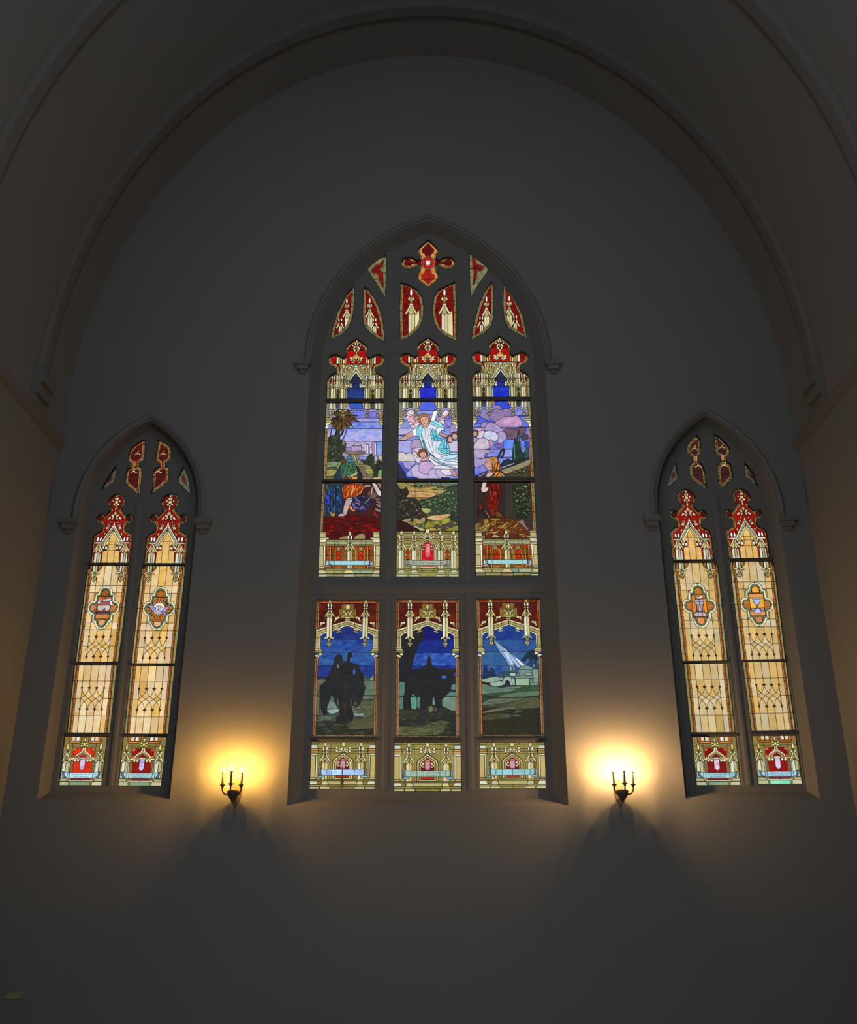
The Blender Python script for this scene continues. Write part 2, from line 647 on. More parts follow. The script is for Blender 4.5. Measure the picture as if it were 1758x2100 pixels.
def cyl(p, q, r, n=10):
    p, q = Vector(p), Vector(q)
    d = (q - p).normalized()
    a = d.orthogonal().normalized(); b = d.cross(a)
    vv = []
    for c in (p, q):
        for i in range(n):
            t = 2 * math.pi * i / n
            vv.append(tuple(c + (a * math.cos(t) + b * math.sin(t)) * r))
    ff = [(i, (i + 1) % n, n + (i + 1) % n, n + i) for i in range(n)] + [tuple(range(n))[::-1], tuple(range(n, 2 * n))]
    return vv, ff

def prism(p, q, w, d, y):
    """chamfered moulding from p to q (x, z) proud of plane y by d"""
    P, Q = np.array(p), np.array(q)
    e = (Q - P) / np.linalg.norm(Q - P)
    nrm = np.array([-e[1], e[0]])
    sec = [(-w / 2, 0), (-w / 2, -d * .3), (-w * .18, -d), (w * .18, -d), (w / 2, -d * .3), (w / 2, 0)]
    vv = []
    for c in (P, Q):
        for o, dy in sec:
            z = c + nrm * o
            vv.append((z[0], y + dy, z[1]))
    m = len(sec)
    ff = [(i, (i + 1) % m, m + (i + 1) % m, m + i) for i in range(m)] + [tuple(range(m)), tuple(range(m, 2 * m))[::-1]]
    return vv, ff

def build_tracery_plates():
    names = {1: 'tall central window of three lights in pointed stone tracery', 2: 'left window of two slender lights in stone tracery', 3: 'right window of two slender lights in stone tracery'}
    for k, w in WIN.items():
        root = empty('window_%d' % k, (w['xc'], YG, w['zb']), names[k], 'window', None, 'structure')
        loc = np.array([w['xc'], YG, w['zb']])
        mine = []
        for r, out in PANELS:
            u = sum(q[0] for q in out) / len(out)
            if (k == 1) == (600 < u < 1150) and (k != 2 or u < 600) and (k != 3 or u > 1150):
                mine.append(out)
        holes0 = [[(lambda q: (q[0], q[2]))(wp(a, b, YG)) for a, b in out] for out in mine]
        holes1 = [inset(h, -0.011) for h in holes0]
        rim = inset(w['inner'], -0.06)
        yf, yb = YG - .016, YG + .07
        v, t = cdt_fill(rim, holes1)
        n = len(v)
        vv = [(x, yf, z) for x, z in v] + [(x, yb, z) for x, z in v]
        ff = [tuple(int(i) for i in q) for q in t] + [tuple(int(i) + n for i in q[::-1]) for q in t]
        for h0, h1 in zip(holes0, holes1):
            m = len(h0); i0 = len(vv)
            vv += [(x, yf, z) for x, z in h1] + [(x, YG - .003, z) for x, z in h0] + [(x, YG + .003, z) for x, z in h0] + [(x, yb, z) for x, z in h1]
            for j in range(m):
                j2 = (j + 1) % m
                for L in (0, 2):
                    ff.append((i0 + L * m + j, i0 + L * m + j2, i0 + (L + 1) * m + j2, i0 + (L + 1) * m + j))
        loc_v = lambda vv: [tuple(np.array(q) - loc) for q in vv]
        link('tracery', mesh_from('tracery', loc_v(vv), ff), root, MAT_STONE)
        # splayed reveal and sloping sill
        o, i_ = w['outer'], w['inner']
        vv = [(x, -.0, z) for x, z in o] + [(x, yf + .004, z) for x, z in i_]
        m = len(o)
        link('reveal', mesh_from('reveal', loc_v(vv), [(j, j + 1, m + j + 1, m + j) for j in range(m - 1)]), root, MAT_STONE)
        a, b, c, d = o[0], o[-1], i_[-1], i_[0]
        vv = [(a[0], -.0, a[1]), (b[0], -.0, b[1]), (c[0], yf + .004, c[1]), (d[0], yf + .004, d[1]), (a[0], .002, a[1] - .05), (b[0], .002, b[1] - .05), (c[0], yf + .004, a[1] - .05), (d[0], yf + .004, a[1] - .05)]
        link('sill', mesh_from('sill', loc_v(vv), [(0, 1, 2, 3), (4, 5, 1, 0), (7, 6, 5, 4), (0, 3, 7, 4), (1, 5, 6, 2)]), root, MAT_STONE)
        # hood mould with label stops
        hp = [q for q in arch(w['xc'], w['hw'] + .05, w['zb'], w['zs'], w['za'] + .06)]
        zst = w['zs'] - (.18 if k > 1 else .1)
        hp = [(hp[0][0], zst)] + hp[1:-1] + [(hp[-1][0], zst)]
        vv, ff = sweep(hp, [(-.04, .01), (-.04, -.02), (-.01, -.04), (.03, -.02), (.03, .01)])
        link('hood_mould', mesh_from('hood_mould', loc_v(vv), ff), root, MAT_STONE)
        for s in (-1, 1):
            x = w['xc'] + s * (w['hw'] + .10)
            z = w['zs'] - (.18 if k > 1 else .1)
            vv, ff = [], []
            for zt, zb, d, hw in ((z + .04, z - .03, .08, .11), (z - .03, z - .10, .06, .08), (z - .10, z - .15, .03, .04)):
                i = len(vv)
                vv += [(xx, yy, zz) for xx in (x - hw, x + hw) for yy in (-d, .01) for zz in (zb, zt)]
                ff += [tuple(i + q for q in f) for f in ((0, 1, 3, 2), (4, 6, 7, 5), (0, 4, 5, 1), (2, 3, 7, 6), (0, 2, 6, 4), (1, 5, 7, 3))]
            link('label_stop', mesh_from('label_stop', loc_v(vv), ff), root, MAT_STONE)
        # mullions, transom and saddle bars
        g = lambda u, v: (lambda q: (q[0], q[2]))(wp(u, v, YG))
        mull = {1: [((789.5, 1620), (803, 705)), ((965.5, 1620), (953, 705))], 2: [((226.5, 1612), (285, 1030))], 3: [((1537, 1610), (1467, 1020))]}[k]
        for p, q in mull:
            vv, ff = prism(g(*p), g(*q), .09, .014, yf + .002)
            link('mullion', mesh_from('mullion', loc_v(vv), ff), root, MAT_STONE)
        if k == 1:
            vv, ff = prism(g(628, 1207), g(1126, 1204), .16, .026, yf + .002)
            link('transom', mesh_from('transom', loc_v(vv), ff), root, MAT_STONE)
        bars = {1: [(668, 821, 788, 821), (817, 820, 939, 820), (968, 817, 1089, 817), (661, 987, 783, 987), (814, 986, 941, 986), (970, 983, 1097, 983), (637, 1516, 774, 1516), (809, 1518, 946, 1518), (982, 1516, 1120, 1516)],
                2: [(178, 1157, 265, 1157), (292, 1158, 380, 1158), (148, 1361, 242, 1361), (266, 1363, 357, 1363), (132, 1507, 226, 1507), (252, 1509, 344, 1508)],
                3: [(1380, 1151, 1468, 1150), (1496, 1148, 1584, 1146), (1400, 1358, 1494, 1357), (1520, 1356, 1614, 1354), (1416, 1507, 1512, 1507), (1540, 1504, 1636, 1503)]}[k]
        for a, b, c, d in bars:
            p, q = g(a, b), g(c, d)
            vv, ff = cyl((p[0], YG - .018, p[1]), (q[0], YG - .018, q[1]), .014)
            link('saddle_bar', mesh_from('saddle_bar', loc_v(vv), ff), root, MAT_IRON)

# ---------------------------------------------------------------- candle sconces
def lathe(prof, n=12):
    vv = [(r * math.cos(2 * math.pi * i / n), r * math.sin(2 * math.pi * i / n), z) for r, z in prof for i in range(n)]
    ff = []
    for j in range(len(prof) - 1):
        for i in range(n):
            ff.append((j * n + i, j * n + (i + 1) % n, (j + 1) * n + (i + 1) % n, (j + 1) * n + i))
    ff.append(tuple(range(n))[::-1]); ff.append(tuple(range((len(prof) - 1) * n, len(prof) * n)))
    return vv, ff

def flame_mat(name, col, strength):
    m, nt, N = nmat(name)
    out = N('ShaderNodeOutputMaterial'); e = N('ShaderNodeEmission')
    e.inputs[0].default_value = (*col, 1); e.inputs[1].default_value = strength
    nt.links.new(e.outputs[0], out.inputs[0])
    return m

MAT_CANDLE = plaster('candle_sleeve', (.055, .042, .035), (.065, .05, .04), 20, .7, .02)

def sconce(u, v, label, col, strength):
    base = wp(u, v, -.27)
    root = empty('wall_sconce', (base[0], 0.0, base[2]), label, 'sconce', 'candle sconces on the end wall')
    mk = lambda nm, vf, mat, par=root, off=(0, 0, 0): link(nm, mesh_from(nm, [tuple(np.array(q) + np.array(off)) for q in vf[0]], vf[1]), par, mat)
    # shield-shaped backplate
    sh = smooth([(-.07, .04), (-.035, .075), (0, .09), (.035, .075), (.07, .04), (.062, -.08), (.035, -.17), (0, -.23), (-.035, -.17), (-.062, -.08)], True, 3)
    m = len(sh)
    vv = [(x, 0, z) for x, z in sh] + [(x, -.012, z) for x, z in sh] + [(x * .8, -.022, z * .8) for x, z in sh]
    ff = [(L * m + i, L * m + (i + 1) % m, (L + 1) * m + (i + 1) % m, (L + 1) * m + i) for L in (0, 1) for i in range(m)] + [tuple(range(2 * m, 3 * m))[::-1]]
    mk('backplate', (vv, ff), MAT_BRONZE)
    mk('boss', lathe([(.0, -.20), (.012, -.19), (.02, -.165), (.05, -.13), (.068, -.09), (.072, -.06), (.06, -.05), (.0, -.055)], 18), MAT_BRONZE, root, (0, -.17, 0))
    mk('stem', cyl((0, -.01, -.10), (0, -.17, -.11), .02, 12), MAT_BRONZE)
    fm = flame_mat('lit_bulb_glass', col, strength)
    for dx, dy, dz in ((-.108, -.28, 0), (0, -.35, .006), (.108, -.28, 0)):
        P = [Vector((dx * .3, -.18, -.09)), Vector((dx * .6, -.22, -.105)), Vector((dx * .85, dy * .95, -.09)), Vector((dx, dy, -.05)), Vector((dx, dy, dz - .012))]
        pp = smooth([(p.x, p.y) for p in P], False, 4); pz = smooth([(p.z, 0) for p in P], False, 4)
        av, af = [], []
        for i in range(len(pp) - 1):
            a, b = (pp[i][0], pp[i][1], pz[i][0]), (pp[i + 1][0], pp[i + 1][1], pz[i + 1][0])
            if math.dist(a, b) < 1e-5:
                continue
            c, f = cyl(a, b, .009, 8)
            k = len(av); av += c; af += [tuple(k + q for q in z) for z in f]
        mk('arm', (av, af), MAT_BRONZE)
        mk('drip_pan', lathe([(.006, -.030), (.014, -.026), (.016, -.012), (.030, -.006), (.034, .004), (.030, .003), (.014, -.001), (.0, -.001)], 16), MAT_BRONZE, root, (dx, dy, dz))
        cn = mk('candle', lathe([(.0145, 0), (.0145, .128), (.020, .134), (.027, .140), (.027, .1425), (.004, .143)], 12), MAT_CANDLE, root, (dx, dy, dz))  # flared rim at the top is added to block the bulb's downward light
        mk('flame_bulb', lathe([(.011, .143), (.0125, .150), (.0125, .160), (.0105, .172), (.0075, .184), (.004, .194), (.001, .200)], 10), fm, root, (dx, dy, dz))
    return root

sconce(476, 1610, 'lit three-candle wall sconce with amber glow, between left and central windows', (1.0, .49, .085), LAMP_L)
sconce(1279, 1609, 'lit three-candle wall sconce with whiter glow, between central and right windows', (1.0, .55, .19), LAMP_R)

# ---------------------------------------------------------------- dull green patch low on the end wall, unidentified, built as a thin slab
def patch():
    P = [wp(8, 2049, 0), wp(17, 2036, 0), wp(45, 2034, 0), wp(50, 2036, 0), wp(49, 2045, 0), wp(33, 2048, 0)]
    o = (sum(p[0] for p in P) / 6, 0, min(p[2] for p in P))
    vv = [(p[0] - o[0], 0, p[2] - o[2]) for p in P] + [(p[0] - o[0], -.012, p[2] - o[2]) for p in P]
    ff = [(6, 7, 8, 9, 10, 11)[::-1]] + [(i, (i + 1) % 6, 6 + (i + 1) % 6, 6 + i) for i in range(6)]
    m = plaster('mossy_green', (.07, .068, .030), (.17, .165, .085), 30, .9, .2)
    ob = tag(link('wall_patch', mesh_from('wall_patch', vv, ff), None, m), label='small ragged dull green patch low on the wall, lower left corner', category='patch')
    ob.location = o
patch()
# ---------------------------------------------------------------- lettering painted on the banners
def lettering(A, text, xa, xb, yb, hgt):
    """readable words between xa and xb (panel units), baseline yb"""
    f = A.f
    def mk(root, o3):
        cu = bpy.data.curves.new('lettering', 'FONT')
        cu.body = text; cu.size = 1.0
        ob = bpy.data.objects.new('lettering_source', cu)
        COL.objects.link(ob)
        dg = bpy.context.evaluated_depsgraph_get(); dg.update()
        me = bpy.data.meshes.new_from_object(ob.evaluated_get(dg))
        bpy.data.objects.remove(ob)
        co = np.array([v.co[:] for v in me.vertices])
        x0, x1 = co[:, 0].min(), co[:, 0].max()
        for v, c in zip(me.vertices, co):
            t = (c[0] - x0) / (x1 - x0)
            q = np.array(wp(*f(xa + (xb - xa) * t, yb - c[1] * hgt / 0.7), YG - 0.0032)) - o3
            v.co = Vector(q)
        me.name = 'lettering'
        link('lettering', me, root, MAT_INK)
    A.texts.append(mk)

def script_marks(A, xa, xb, yb, hgt, seed):
    """worn handwriting that can no longer be read: small pen strokes in word groups"""
    f = A.f
    def mk(root, o3):
        r = random.Random(seed)
        vv, ff = [], []
        def stroke(p, q, w):
            b = ribbon([p, q], w)
            i = len(vv)
            vv.extend([tuple(np.array(wp(*f(*z), YG - 0.0032)) - o3) for z in b])
            ff.append((i, i + 1, i + 2, i + 3))
        x = xa
        while x < xb:
            for _ in range(r.randint(3, 6)):
                if x > xb:
                    break
                hh = hgt * (1.0 if r.random() < .25 else .6)
                sl = hgt * .12
                stroke((x, yb), (x + sl, yb - hh), hgt * .13)
                if r.random() < .8:
                    yy = yb - hh * r.choice((0, .5, 1))
                    stroke((x, yy), (x + hgt * .4, yy - hgt * .08), hgt * .11)
                if r.random() < .5:
                    stroke((x + hgt * .35, yb), (x + hgt * .4, yb - hh * .9), hgt * .11)
                x += hgt * .55
            x += hgt * .5
        link('lettering', mesh_from('lettering', vv, ff), root, MAT_INK)
    A.texts.append(mk)

# ---------------------------------------------------------------- recurring ornament
def pinnacle(A, cx, y, k, y_bot, left='w', right='O', tip='c', w=50):
    """tip, twin flames, beads, ogee gablet and two-tone shaft; k = unit scale"""
    A.P(left, [(cx - w * k, y + 330 * k), (cx - 2 * k, y + 300 * k), (cx - 2 * k, y_bot), (cx - w * k, y_bot)])
    A.P(right, [(cx, y + 300 * k), (cx + w * k, y + 330 * k), (cx + w * k, y_bot), (cx, y_bot)])
    A.P('O', [(cx, y + 175 * k), (cx + 62 * k, y + 285 * k), (cx + 42 * k, y + 330 * k), (cx, y + 290 * k),
              (cx - 42 * k, y + 330 * k), (cx - 62 * k, y + 285 * k)])
    A.L([(cx, y + 175 * k), (cx, y + 300 * k)])
    A.leaf('c', cx - 10 * k, y + 215 * k, cx - 10 * k, y + 285 * k, 22 * k)
    A.leaf('y', cx + 12 * k, y + 215 * k, cx + 12 * k, y + 285 * k, 22 * k)
    for s in (-1, 1):
        A.B('C', [(cx + s * 20 * k, y + 165 * k), (cx + s * 30 * k, y + 200 * k), (cx + s * 55 * k, y + 245 * k), (cx + s * 92 * k, y + 300 * k)], 26 * k, 1)
        A.E('c', cx + s * 26 * k, y + 135 * k, 20 * k, 22 * k)
        A.E('w', cx + s * 30 * k, y + 70 * k, 17 * k, 44 * k)
    A.E(tip, cx, y, 28 * k, 42 * k)
    A.E('o', cx, y + 80 * k, 11 * k, 40 * k)

def pendant(A, cx, y, k):
    """scrolled drop below a shaft"""
    for s in (-1, 1):
        A.B('C', [(cx + s * 6 * k, y + 30 * k), (cx + s * 25 * k, y + 8 * k), (cx + s * 48 * k, y + 8 * k), (cx + s * 58 * k, y + 28 * k)], 18 * k, 1)
    A.P('o', [(cx - 22 * k, y + 20 * k), (cx + 22 * k, y + 20 * k), (cx + 16 * k, y + 62 * k), (cx - 16 * k, y + 62 * k)])
    A.E('O', cx, y + 88 * k, 34 * k, 26 * k)
    A.E('c', cx - 16 * k, y + 80 * k, 12 * k, 12 * k)
    A.E('c', cx + 16 * k, y + 80 * k, 12 * k, 12 * k)
    A.P('O', [(cx - 18 * k, y + 108 * k), (cx + 18 * k, y + 108 * k), (cx, y + 132 * k)])

def canopy(A, sky, sky2, redr='r'):
    """head of an upper light, axis x = 0, y 72..905"""
    p = A.out('6f6a42', "0 72 60 115 122 160 150 200 150 245 125 282 140 318 185 335 228 315 270 290 320 290 365 318 385 362 376 410 340 450 282 470 262 500 265 535 300 555 345 575 376 610 390 655 390 905", '7a8a5c', 0, 0)
    p = smooth(p[:-2] if False else p, True, 1)
    A.ticks(p, 26, 52)
    q = inset(p, 20)
    A.P('d0803c', q, 'e0a860'); A.ticks(p, 36, 70, .6)
    q2 = inset(p, 36)
    A.P('4c1416', q2, '6a1614')
    A.P('r', "-125 240 125 240 135 330 190 345 190 425 -190 425 -190 345 -135 330", '8c1410')
    A.L("0 72 0 425")
    # finial
    A.E('c', 0, 270, 12, 24, c2='c89a90')
    A.E('c', 22, 240, 14, 20, mir=0); A.leaf('C', 14, 168, 46, 238, 24, 0); A.leaf('o', 0, 160, 0, 230, 26)
    A.E('w', 50, 172, 12, 12, mir=0); A.E('C', 15, 146, 13, 20, mir=0); A.E('c', 0, 110, 13, 25)
    # lily cluster
    A.leaf('y', 20, 410, 70, 392, 26, 0); A.leaf('C', 20, 385, 95, 325, 36, 0); A.leaf('w', 32, 375, 100, 372, 24, 0)
    A.E('Y', 0, 312, 26, 24); A.E('y', 30, 335, 17, 24, 20, 0); A.leaf('Y', 0, 300, 0, 370, 28); A.leaf('c', 14, 400, 45, 350, 22, 0)
    # body field
    A.P('k', "-230 425 230 425 215 500 228 550 270 575 352 640 352 905 -352 905 -352 640 -270 575 -228 550 -215 500", 'o')
    # lobes
    A.P('r', "272 308 310 306 345 342 350 375 325 418 268 424", 'd', 0, 0)
    for x0, x1, c in ((240, 268, 'w'), (214, 238, 'o'), (192, 212, 'O'), (134, 152, 'O')):
        A.P(c, [(x0, 335), (x1, 330), (x1, 424), (x0, 424)], None, 0, 0)
    A.E('Y', 170, 392, 14, 34, mir=0)
    # gold ground with leaves
    A.P('O', "0 430 205 430 205 655 0 655", 'k', 0, 0)
    for x, y, x1, y1, w, c in ((25, 465, 70, 440, 30, 'C'), (60, 470, 120, 490, 34, 'C'), (40, 440, 90, 452, 22, 'w'), (80, 520, 118, 500, 26, 'y'), (95, 560, 125, 580, 24, 'y'), (110, 600, 130, 560, 20, 'c')):
        A.leaf(c, x, y, x1, y1, w, 0)
    # upper shafts
    for x0, x1, c in ((190, 206, 'w'), (166, 188, 'O'), (148, 164, 'o'), (132, 147, 'c')):
        A.P(c, [(x0, 470), (x1, 470), (x1, 640), (x0, 640)], None, 0, 0)
    A.leaf('C', 202, 490, 206, 440, 20, 0); A.leaf('Y', 168, 500, 168, 425, 26, 0); A.leaf('C', 134, 490, 130, 440, 20, 0)
    for x0, x1, c in ((240, 266, 'w'), (208, 238, 'O')):
        A.P(c, [(x0, 570), (x1, 580), (x1, 770), (x0, 770)], None, 0, 0)
    A.P('r', "285 592 318 600 345 640 350 700 268 700 270 600", 'd', 0, 0)
    # gable
    A.P('w', "0 420 22 472 0 500 -22 472")
    A.P('w', "0 470 14 478 138 652 120 668 0 500", None, 0, 0)
    A.P('e', "0 492 128 660 100 665 0 520", 'O', 0, 0)
    A.P('C', "0 515 106 660 88 668 0 548", None, 0, 0)
    # blue arch
    A.P('N', "0 548 40 610 88 668 60 706 52 756 -52 756 -60 706 -88 668 -40 610", '20264e')
    A.P(sky, "-110 756 110 756 112 905 -112 905", sky2); A.P(sky, "-52 700 52 700 52 756 -52 756", 'N')
    A.B('C', "86 650 98 672 92 698 70 712 60 700", 15, 1, 0); A.P('w', "52 722 82 716 84 752 52 754", None, 0, 0)
    A.P('c', "88 712 112 700 116 744 90 750", None, 0, 0); A.E('C', 62, 706, 12, 12, mir=0)
    # pinnacles
    for cx in (-165, 165):
        pinnacle(A, cx, 566, .62, 905, 'w', 'O', 'O')
    for cx in (-305, 305):
        pinnacle(A, cx, 566, .62, 905, 'w', 'c', 'o')
    A.P('w', "112 790 126 790 126 905 112 905", None, 0, 0)
    A.P('2f3a2a', "232 770 252 800 236 830 216 800", None, 0, 0)
    A.P('33352a', "222 905 222 858 236 835 254 858 254 905", None, 0, 0)
    A.P('a', "345 690 356 690 356 905 345 905", 'c07040', 0, 0)
    A.P('8a8255', "358 655 392 655 392 905 358 905", '6f8266', 0, 0)
    A.L("-392 655 392 655"); A.L("-300 425 300 425"); A.L("358 760 392 760"); A.L("-358 760 -392 760")

def canopy_feet(A, axis, y0=935):
    """shafts, drops and side capitals that hang into the top of a scene; drawn over it"""
    for cx in (-305, 305, -165, 165):
        x = axis + cx
        A.P('w', [(x - 34, y0), (x - 6, y0), (x - 6, y0 + 108), (x - 34, y0 + 100)])
        A.P('O', [(x - 5, y0), (x + 14, y0), (x + 14, y0 + 108), (x - 5, y0 + 108)])
        A.P('c', [(x + 15, y0), (x + 36, y0), (x + 36, y0 + 100), (x + 15, y0 + 108)])
        pendant(A, x, y0 + 112, .82)
    for s in (-1, 1):
        A.P('33372b', [(axis + s * 205, y0), (axis + s * 262, y0), (axis + s * 255, y0 + 90), (axis + s * 212, y0 + 90)], '5a5a38')
        A.P('a', [(axis + s * 92, y0), (axis + s * 126, y0), (axis + s * 126, y0 + 66), (axis + s * 104, y0 + 62)], 'y')
        A.P('8a8255', [(axis + s * 392, y0), (axis + s * 345, y0), (axis + s * 358, y0 + 110), (axis + s * 368, y0 + 240), (axis + s * 402, y0 + 240)], 'g')
        A.P('a', [(axis + s * 346, y0 + 140), (axis + s * 362, y0 + 130), (axis + s * 362, y0 + 215), (axis + s * 346, y0 + 215)], 'A')
        A.P('O', [(axis + s * 330, y0 + 222), (axis + s * 395, y0 + 218), (axis + s * 395, y0 + 246), (axis + s * 322, y0 + 250)])
        A.P('c', [(axis + s * 322, y0 + 252), (axis + s * 397, y0 + 248), (axis + s * 397, y0 + 278), (axis + s * 318, y0 + 276)], 'O')
        A.P('C', [(axis + s * 318, y0 + 280), (axis + s * 380, y0 + 280), (axis + s * 398, y0 + 330), (axis + s * 365, y0 + 325), (axis + s * 345, y0 + 305)], None, 1)
        A.E('W', axis + s * 384, y0 + 345, 20, 18)

def border(A, xt, xb, yt, yb, w, c='8a7a4a', c2='g', c3='a', step=110):
    """upright border: outer olive strip and orange strip from (xt,yt) to (xb,yb); w signed inwards"""
    f = lambda o, y: (xt + (xb - xt) * (y - yt) / (yb - yt) + o, y)
    A.P(c, [f(0, yt), f(w * .5, yt), f(w * .5, yb), f(0, yb)], c2)
    A.P(c3, [f(w * .5, yt), f(w * .85, yt), f(w * .85, yb), f(w * .5, yb)], 'c05a28')
    y = yt + step * .6
    while y < yb:
        A.L([f(0, y), f(w * .85, y + 4)]); y += step

# ---------------------------------------------------------------- central window
C2, C3 = crop(640, 680, 6.5625), crop(640, 960, 8.75)
C4, C5 = crop(800, 680, 6.5625), crop(800, 960, 8.75)
C6, C7 = crop(950, 680, 6.5625), crop(950, 960, 8.753)
C1 = crop(640, 460, 3.6625)
SG = 'stained_glass_panel'

def make_canopies():
    src = [(-390, 905), (390, 905), (0, 72)]
    for cr, dst, sky, sky2, lab in (
            (C2, [(199, 905), (968, 905), (602, 92)], '222a70', '2e4a86', 'gothic canopy of stained glass with navy opening, above the palm tree scene'),
            (C4, [(121, 905), (901, 905), (511, 72)], '1d27a8', '2f3bd0', 'gothic canopy of stained glass with bright blue opening, above the angel'),
            (C6, [(126, 880), (900, 880), (489, 58)], '1b29b4', '2a46cc', 'gothic canopy of stained glass with blue opening, above the purple clouds')):
        A = Art(chain(affine(src, dst), cr))
        canopy(A, sky, sky2)
        A.build(SG, lab, 'stained glass', 'canopy panels of the tall central window')

def scene_angel():
    A = Art(C4)
    A.out('6f82d8', "121 932 901 932 908 1300 914 1980 108 1980 114 1300", '9aa0de')
    A.P('4a5cd4', "435 930 585 930 632 1040 600 1062 400 1062 385 1030", '5f74e2')
    A.P('7a86de', "385 1062 620 1062 640 1120 360 1120", 'a09cd8')
    A.L("100 1118 900 1118"); A.L("100 1210 400 1200"); A.L("600 1190 930 1190")
    A.P('8f9ad8', "100 1190 260 1190 320 1300 100 1300", '7f90e0')
    A.P('a7a2d4', "100 1302 320 1302 300 1380 100 1395", 'c0b4d8')
    A.P('7f8fe0', "100 1395 300 1380 440 1440 300 1470 100 1470", 'a9b4ea')
    A.P('b4a9cc', "100 1470 310 1470 280 1540 290 1640 210 1640 150 1622 100 1640", '8c98dc')
    A.P('ccb8c4', "780 1480 930 1460 930 1640 800 1630", 'c8c4e4')
    A.P('3a56cf', "820 1296 930 1296 930 1400 830 1350", '7f76c0')
    A.L("90 1302 920 1302"); A.L("90 1748 930 1748")
    # clouds
    A.P('e2dcd4', "100 1640 150 1622 190 1630 215 1648 262 1626 300 1650 340 1690 352 1748 100 1748", 'c8c0c4', 1)
    A.P('a894c0', "275 1520 302 1500 298 1470 330 1448 382 1450 412 1480 440 1560 400 1580 340 1585 290 1570", 'c4a8c8', 1)
    A.P('c9bcd8', "300 1585 400 1560 470 1590 420 1760 350 1750 310 1650", 'e0d4e0', 1)
    A.P('8f8cd0', "160 1756 345 1756 292 1820 262 1856 205 1836", 'b0a0cc', 1)
    A.P('4650b8', "100 1750 165 1750 205 1840 262 1858 218 1900 230 1990 100 1990", '6a70d0')
    A.P('2c3044', "100 1800 128 1780 150 1820 172 1870 200 1890 212 1940 212 1990 100 1990", '343c58')
    A.P('d2c0dc', "285 1850 325 1800 385 1790 470 1850 560 1900 520 1985 430 1990 340 1965 300 1920", 'b8acdc', 1)
    A.P('c8a8c0', "385 1830 400 1782 440 1750 545 1752 612 1800 575 1842 545 1866 515 1920 450 1912 400 1885", 'b09acc', 1)
    A.P('c2b0d6', "515 1925 530 1872 578 1845 640 1850 660 1900 700 1990 520 1990", 'a8b0e4', 1)
    A.P('d4bcd0', "610 1890 640 1852 700 1840 740 1880 810 1930 780 1980 690 1985 640 1945", 'c0a8cc', 1)
    A.P('e0d6e4', "680 1875 705 1846 790 1830 832 1880 822 1930 760 1938 710 1912", 'c8c8e8', 1)
    A.P('2a34a8', "215 1955 330 1958 430 1990 215 1990"); A.P('3040b4', "690 1960 800 1965 790 1995 690 1995")
    # wings
    A.P('efe4ee', "215 1112 250 1070 285 1050 322 1072 332 1112 392 1160 402 1240 342 1300 280 1284 240 1200", 'e2b8c4', 1)
    for e in ("392 1180 225 1090", "388 1195 232 1130", "385 1210 240 1170", "384 1225 250 1215", "380 1240 268 1262", "300 1190 330 1290", "276 1150 318 1092", "268 1180 300 1285"):
        A.L(e)
    A.folds(['f6eef2', 'e0a8b8', 'fbf6f6', 'd890a4'], '225 1110 285 1060 330 1110 390 1160 395 1235 340 1290 285 1270 250 1200', 26, 32, 56, 12, 7, 14)
    A.P('f0ccd2', "262 1140 330 1180 340 1230 270 1220", 'd890a4', 1)
    A.P('efe9f4', "556 1205 572 1112 600 1065 642 1075 622 1132 596 1205", 'W', 1)
    A.P('eacad6', "620 1190 690 1130 720 1075 762 1050 798 1082 770 1130 742 1190 720 1250 670 1225", 'f0e8f0', 1)
    for e in ("620 1190 740 1062", "625 1195 790 1090", "630 1200 760 1150", "640 1210 742 1190", "660 1180 700 1240", "690 1140 730 1220"):
        A.L(e)
    A.folds(['f6eef2', 'dc9cb0', 'fbf6f6', 'd890a4'], '630 1190 700 1130 760 1060 790 1085 740 1185 720 1240 670 1215', 26, -38, 56, 12, 8, 14)
    A.P('6e6ac4', "742 1165 785 1130 835 1150 825 1240 790 1292 735 1262", '9a8fd8', 1)
    for e in ("745 1175 830 1160", "742 1200 820 1210", "740 1230 800 1280"):
        A.L(e)
    # mantle, robe
    A.P('e8eef6', "285 1345 330 1290 420 1240 455 1292 480 1300 530 1236 610 1226 660 1262 705 1330 665 1352 670 1400 640 1450 690 1480 760 1480 800 1560 796 1620 860 1612 925 1628 930 1835 880 1852 700 1850 568 1842 612 1800 520 1720 548 1640 480 1600 440 1450 400 1430 330 1405 285 1390", 'd4dcf0')
    for e in ("452 1440 492 1560 560 1665 640 1730", "500 1432 542 1560 600 1690 700 1775 925 1800", "560 1440 585 1600 575 1650", "640 1480 622 1600 680 1655", "548 1640 660 1720 925 1765",
              "530 1690 650 1772 890 1832", "680 1655 800 1640 930 1690", "690 1600 690 1660 720 1700", "420 1300 432 1400 450 1440", "500 1310 520 1400 500 1432", "540 1300 548 1380", "470 1305 480 1420",
              "600 1810 700 1800 900 1850", "760 1650 800 1690 925 1730"):
        A.L(e, 1)
    A.folds(['cfdcf0', 'f6f8fc', 'bccde6', 'dfe8f6'], '450 1310 520 1310 560 1440 620 1480 600 1600 660 1720 900 1760 900 1830 640 1800 540 1690 470 1560', 46, 62, 90, 10, 2, 14); A.folds(['c4d8ee', 'f4f8fc', 'b0d4e8'], '690 1660 915 1640 915 1830 640 1800', 30, 12, 120, 10, 3, 10)
    A.P('b8e6f2', "685 1690 800 1660 925 1645 925 1680 790 1722", None, 1); A.P('c8ecf4', "560 1660 640 1735 740 1775 620 1752", None, 1)
    A.P('a4d8ee', "800 1620 925 1632 925 1650 800 1652"); A.P('d4f0f6', "450 1460 490 1580 540 1660 500 1620", None, 1)
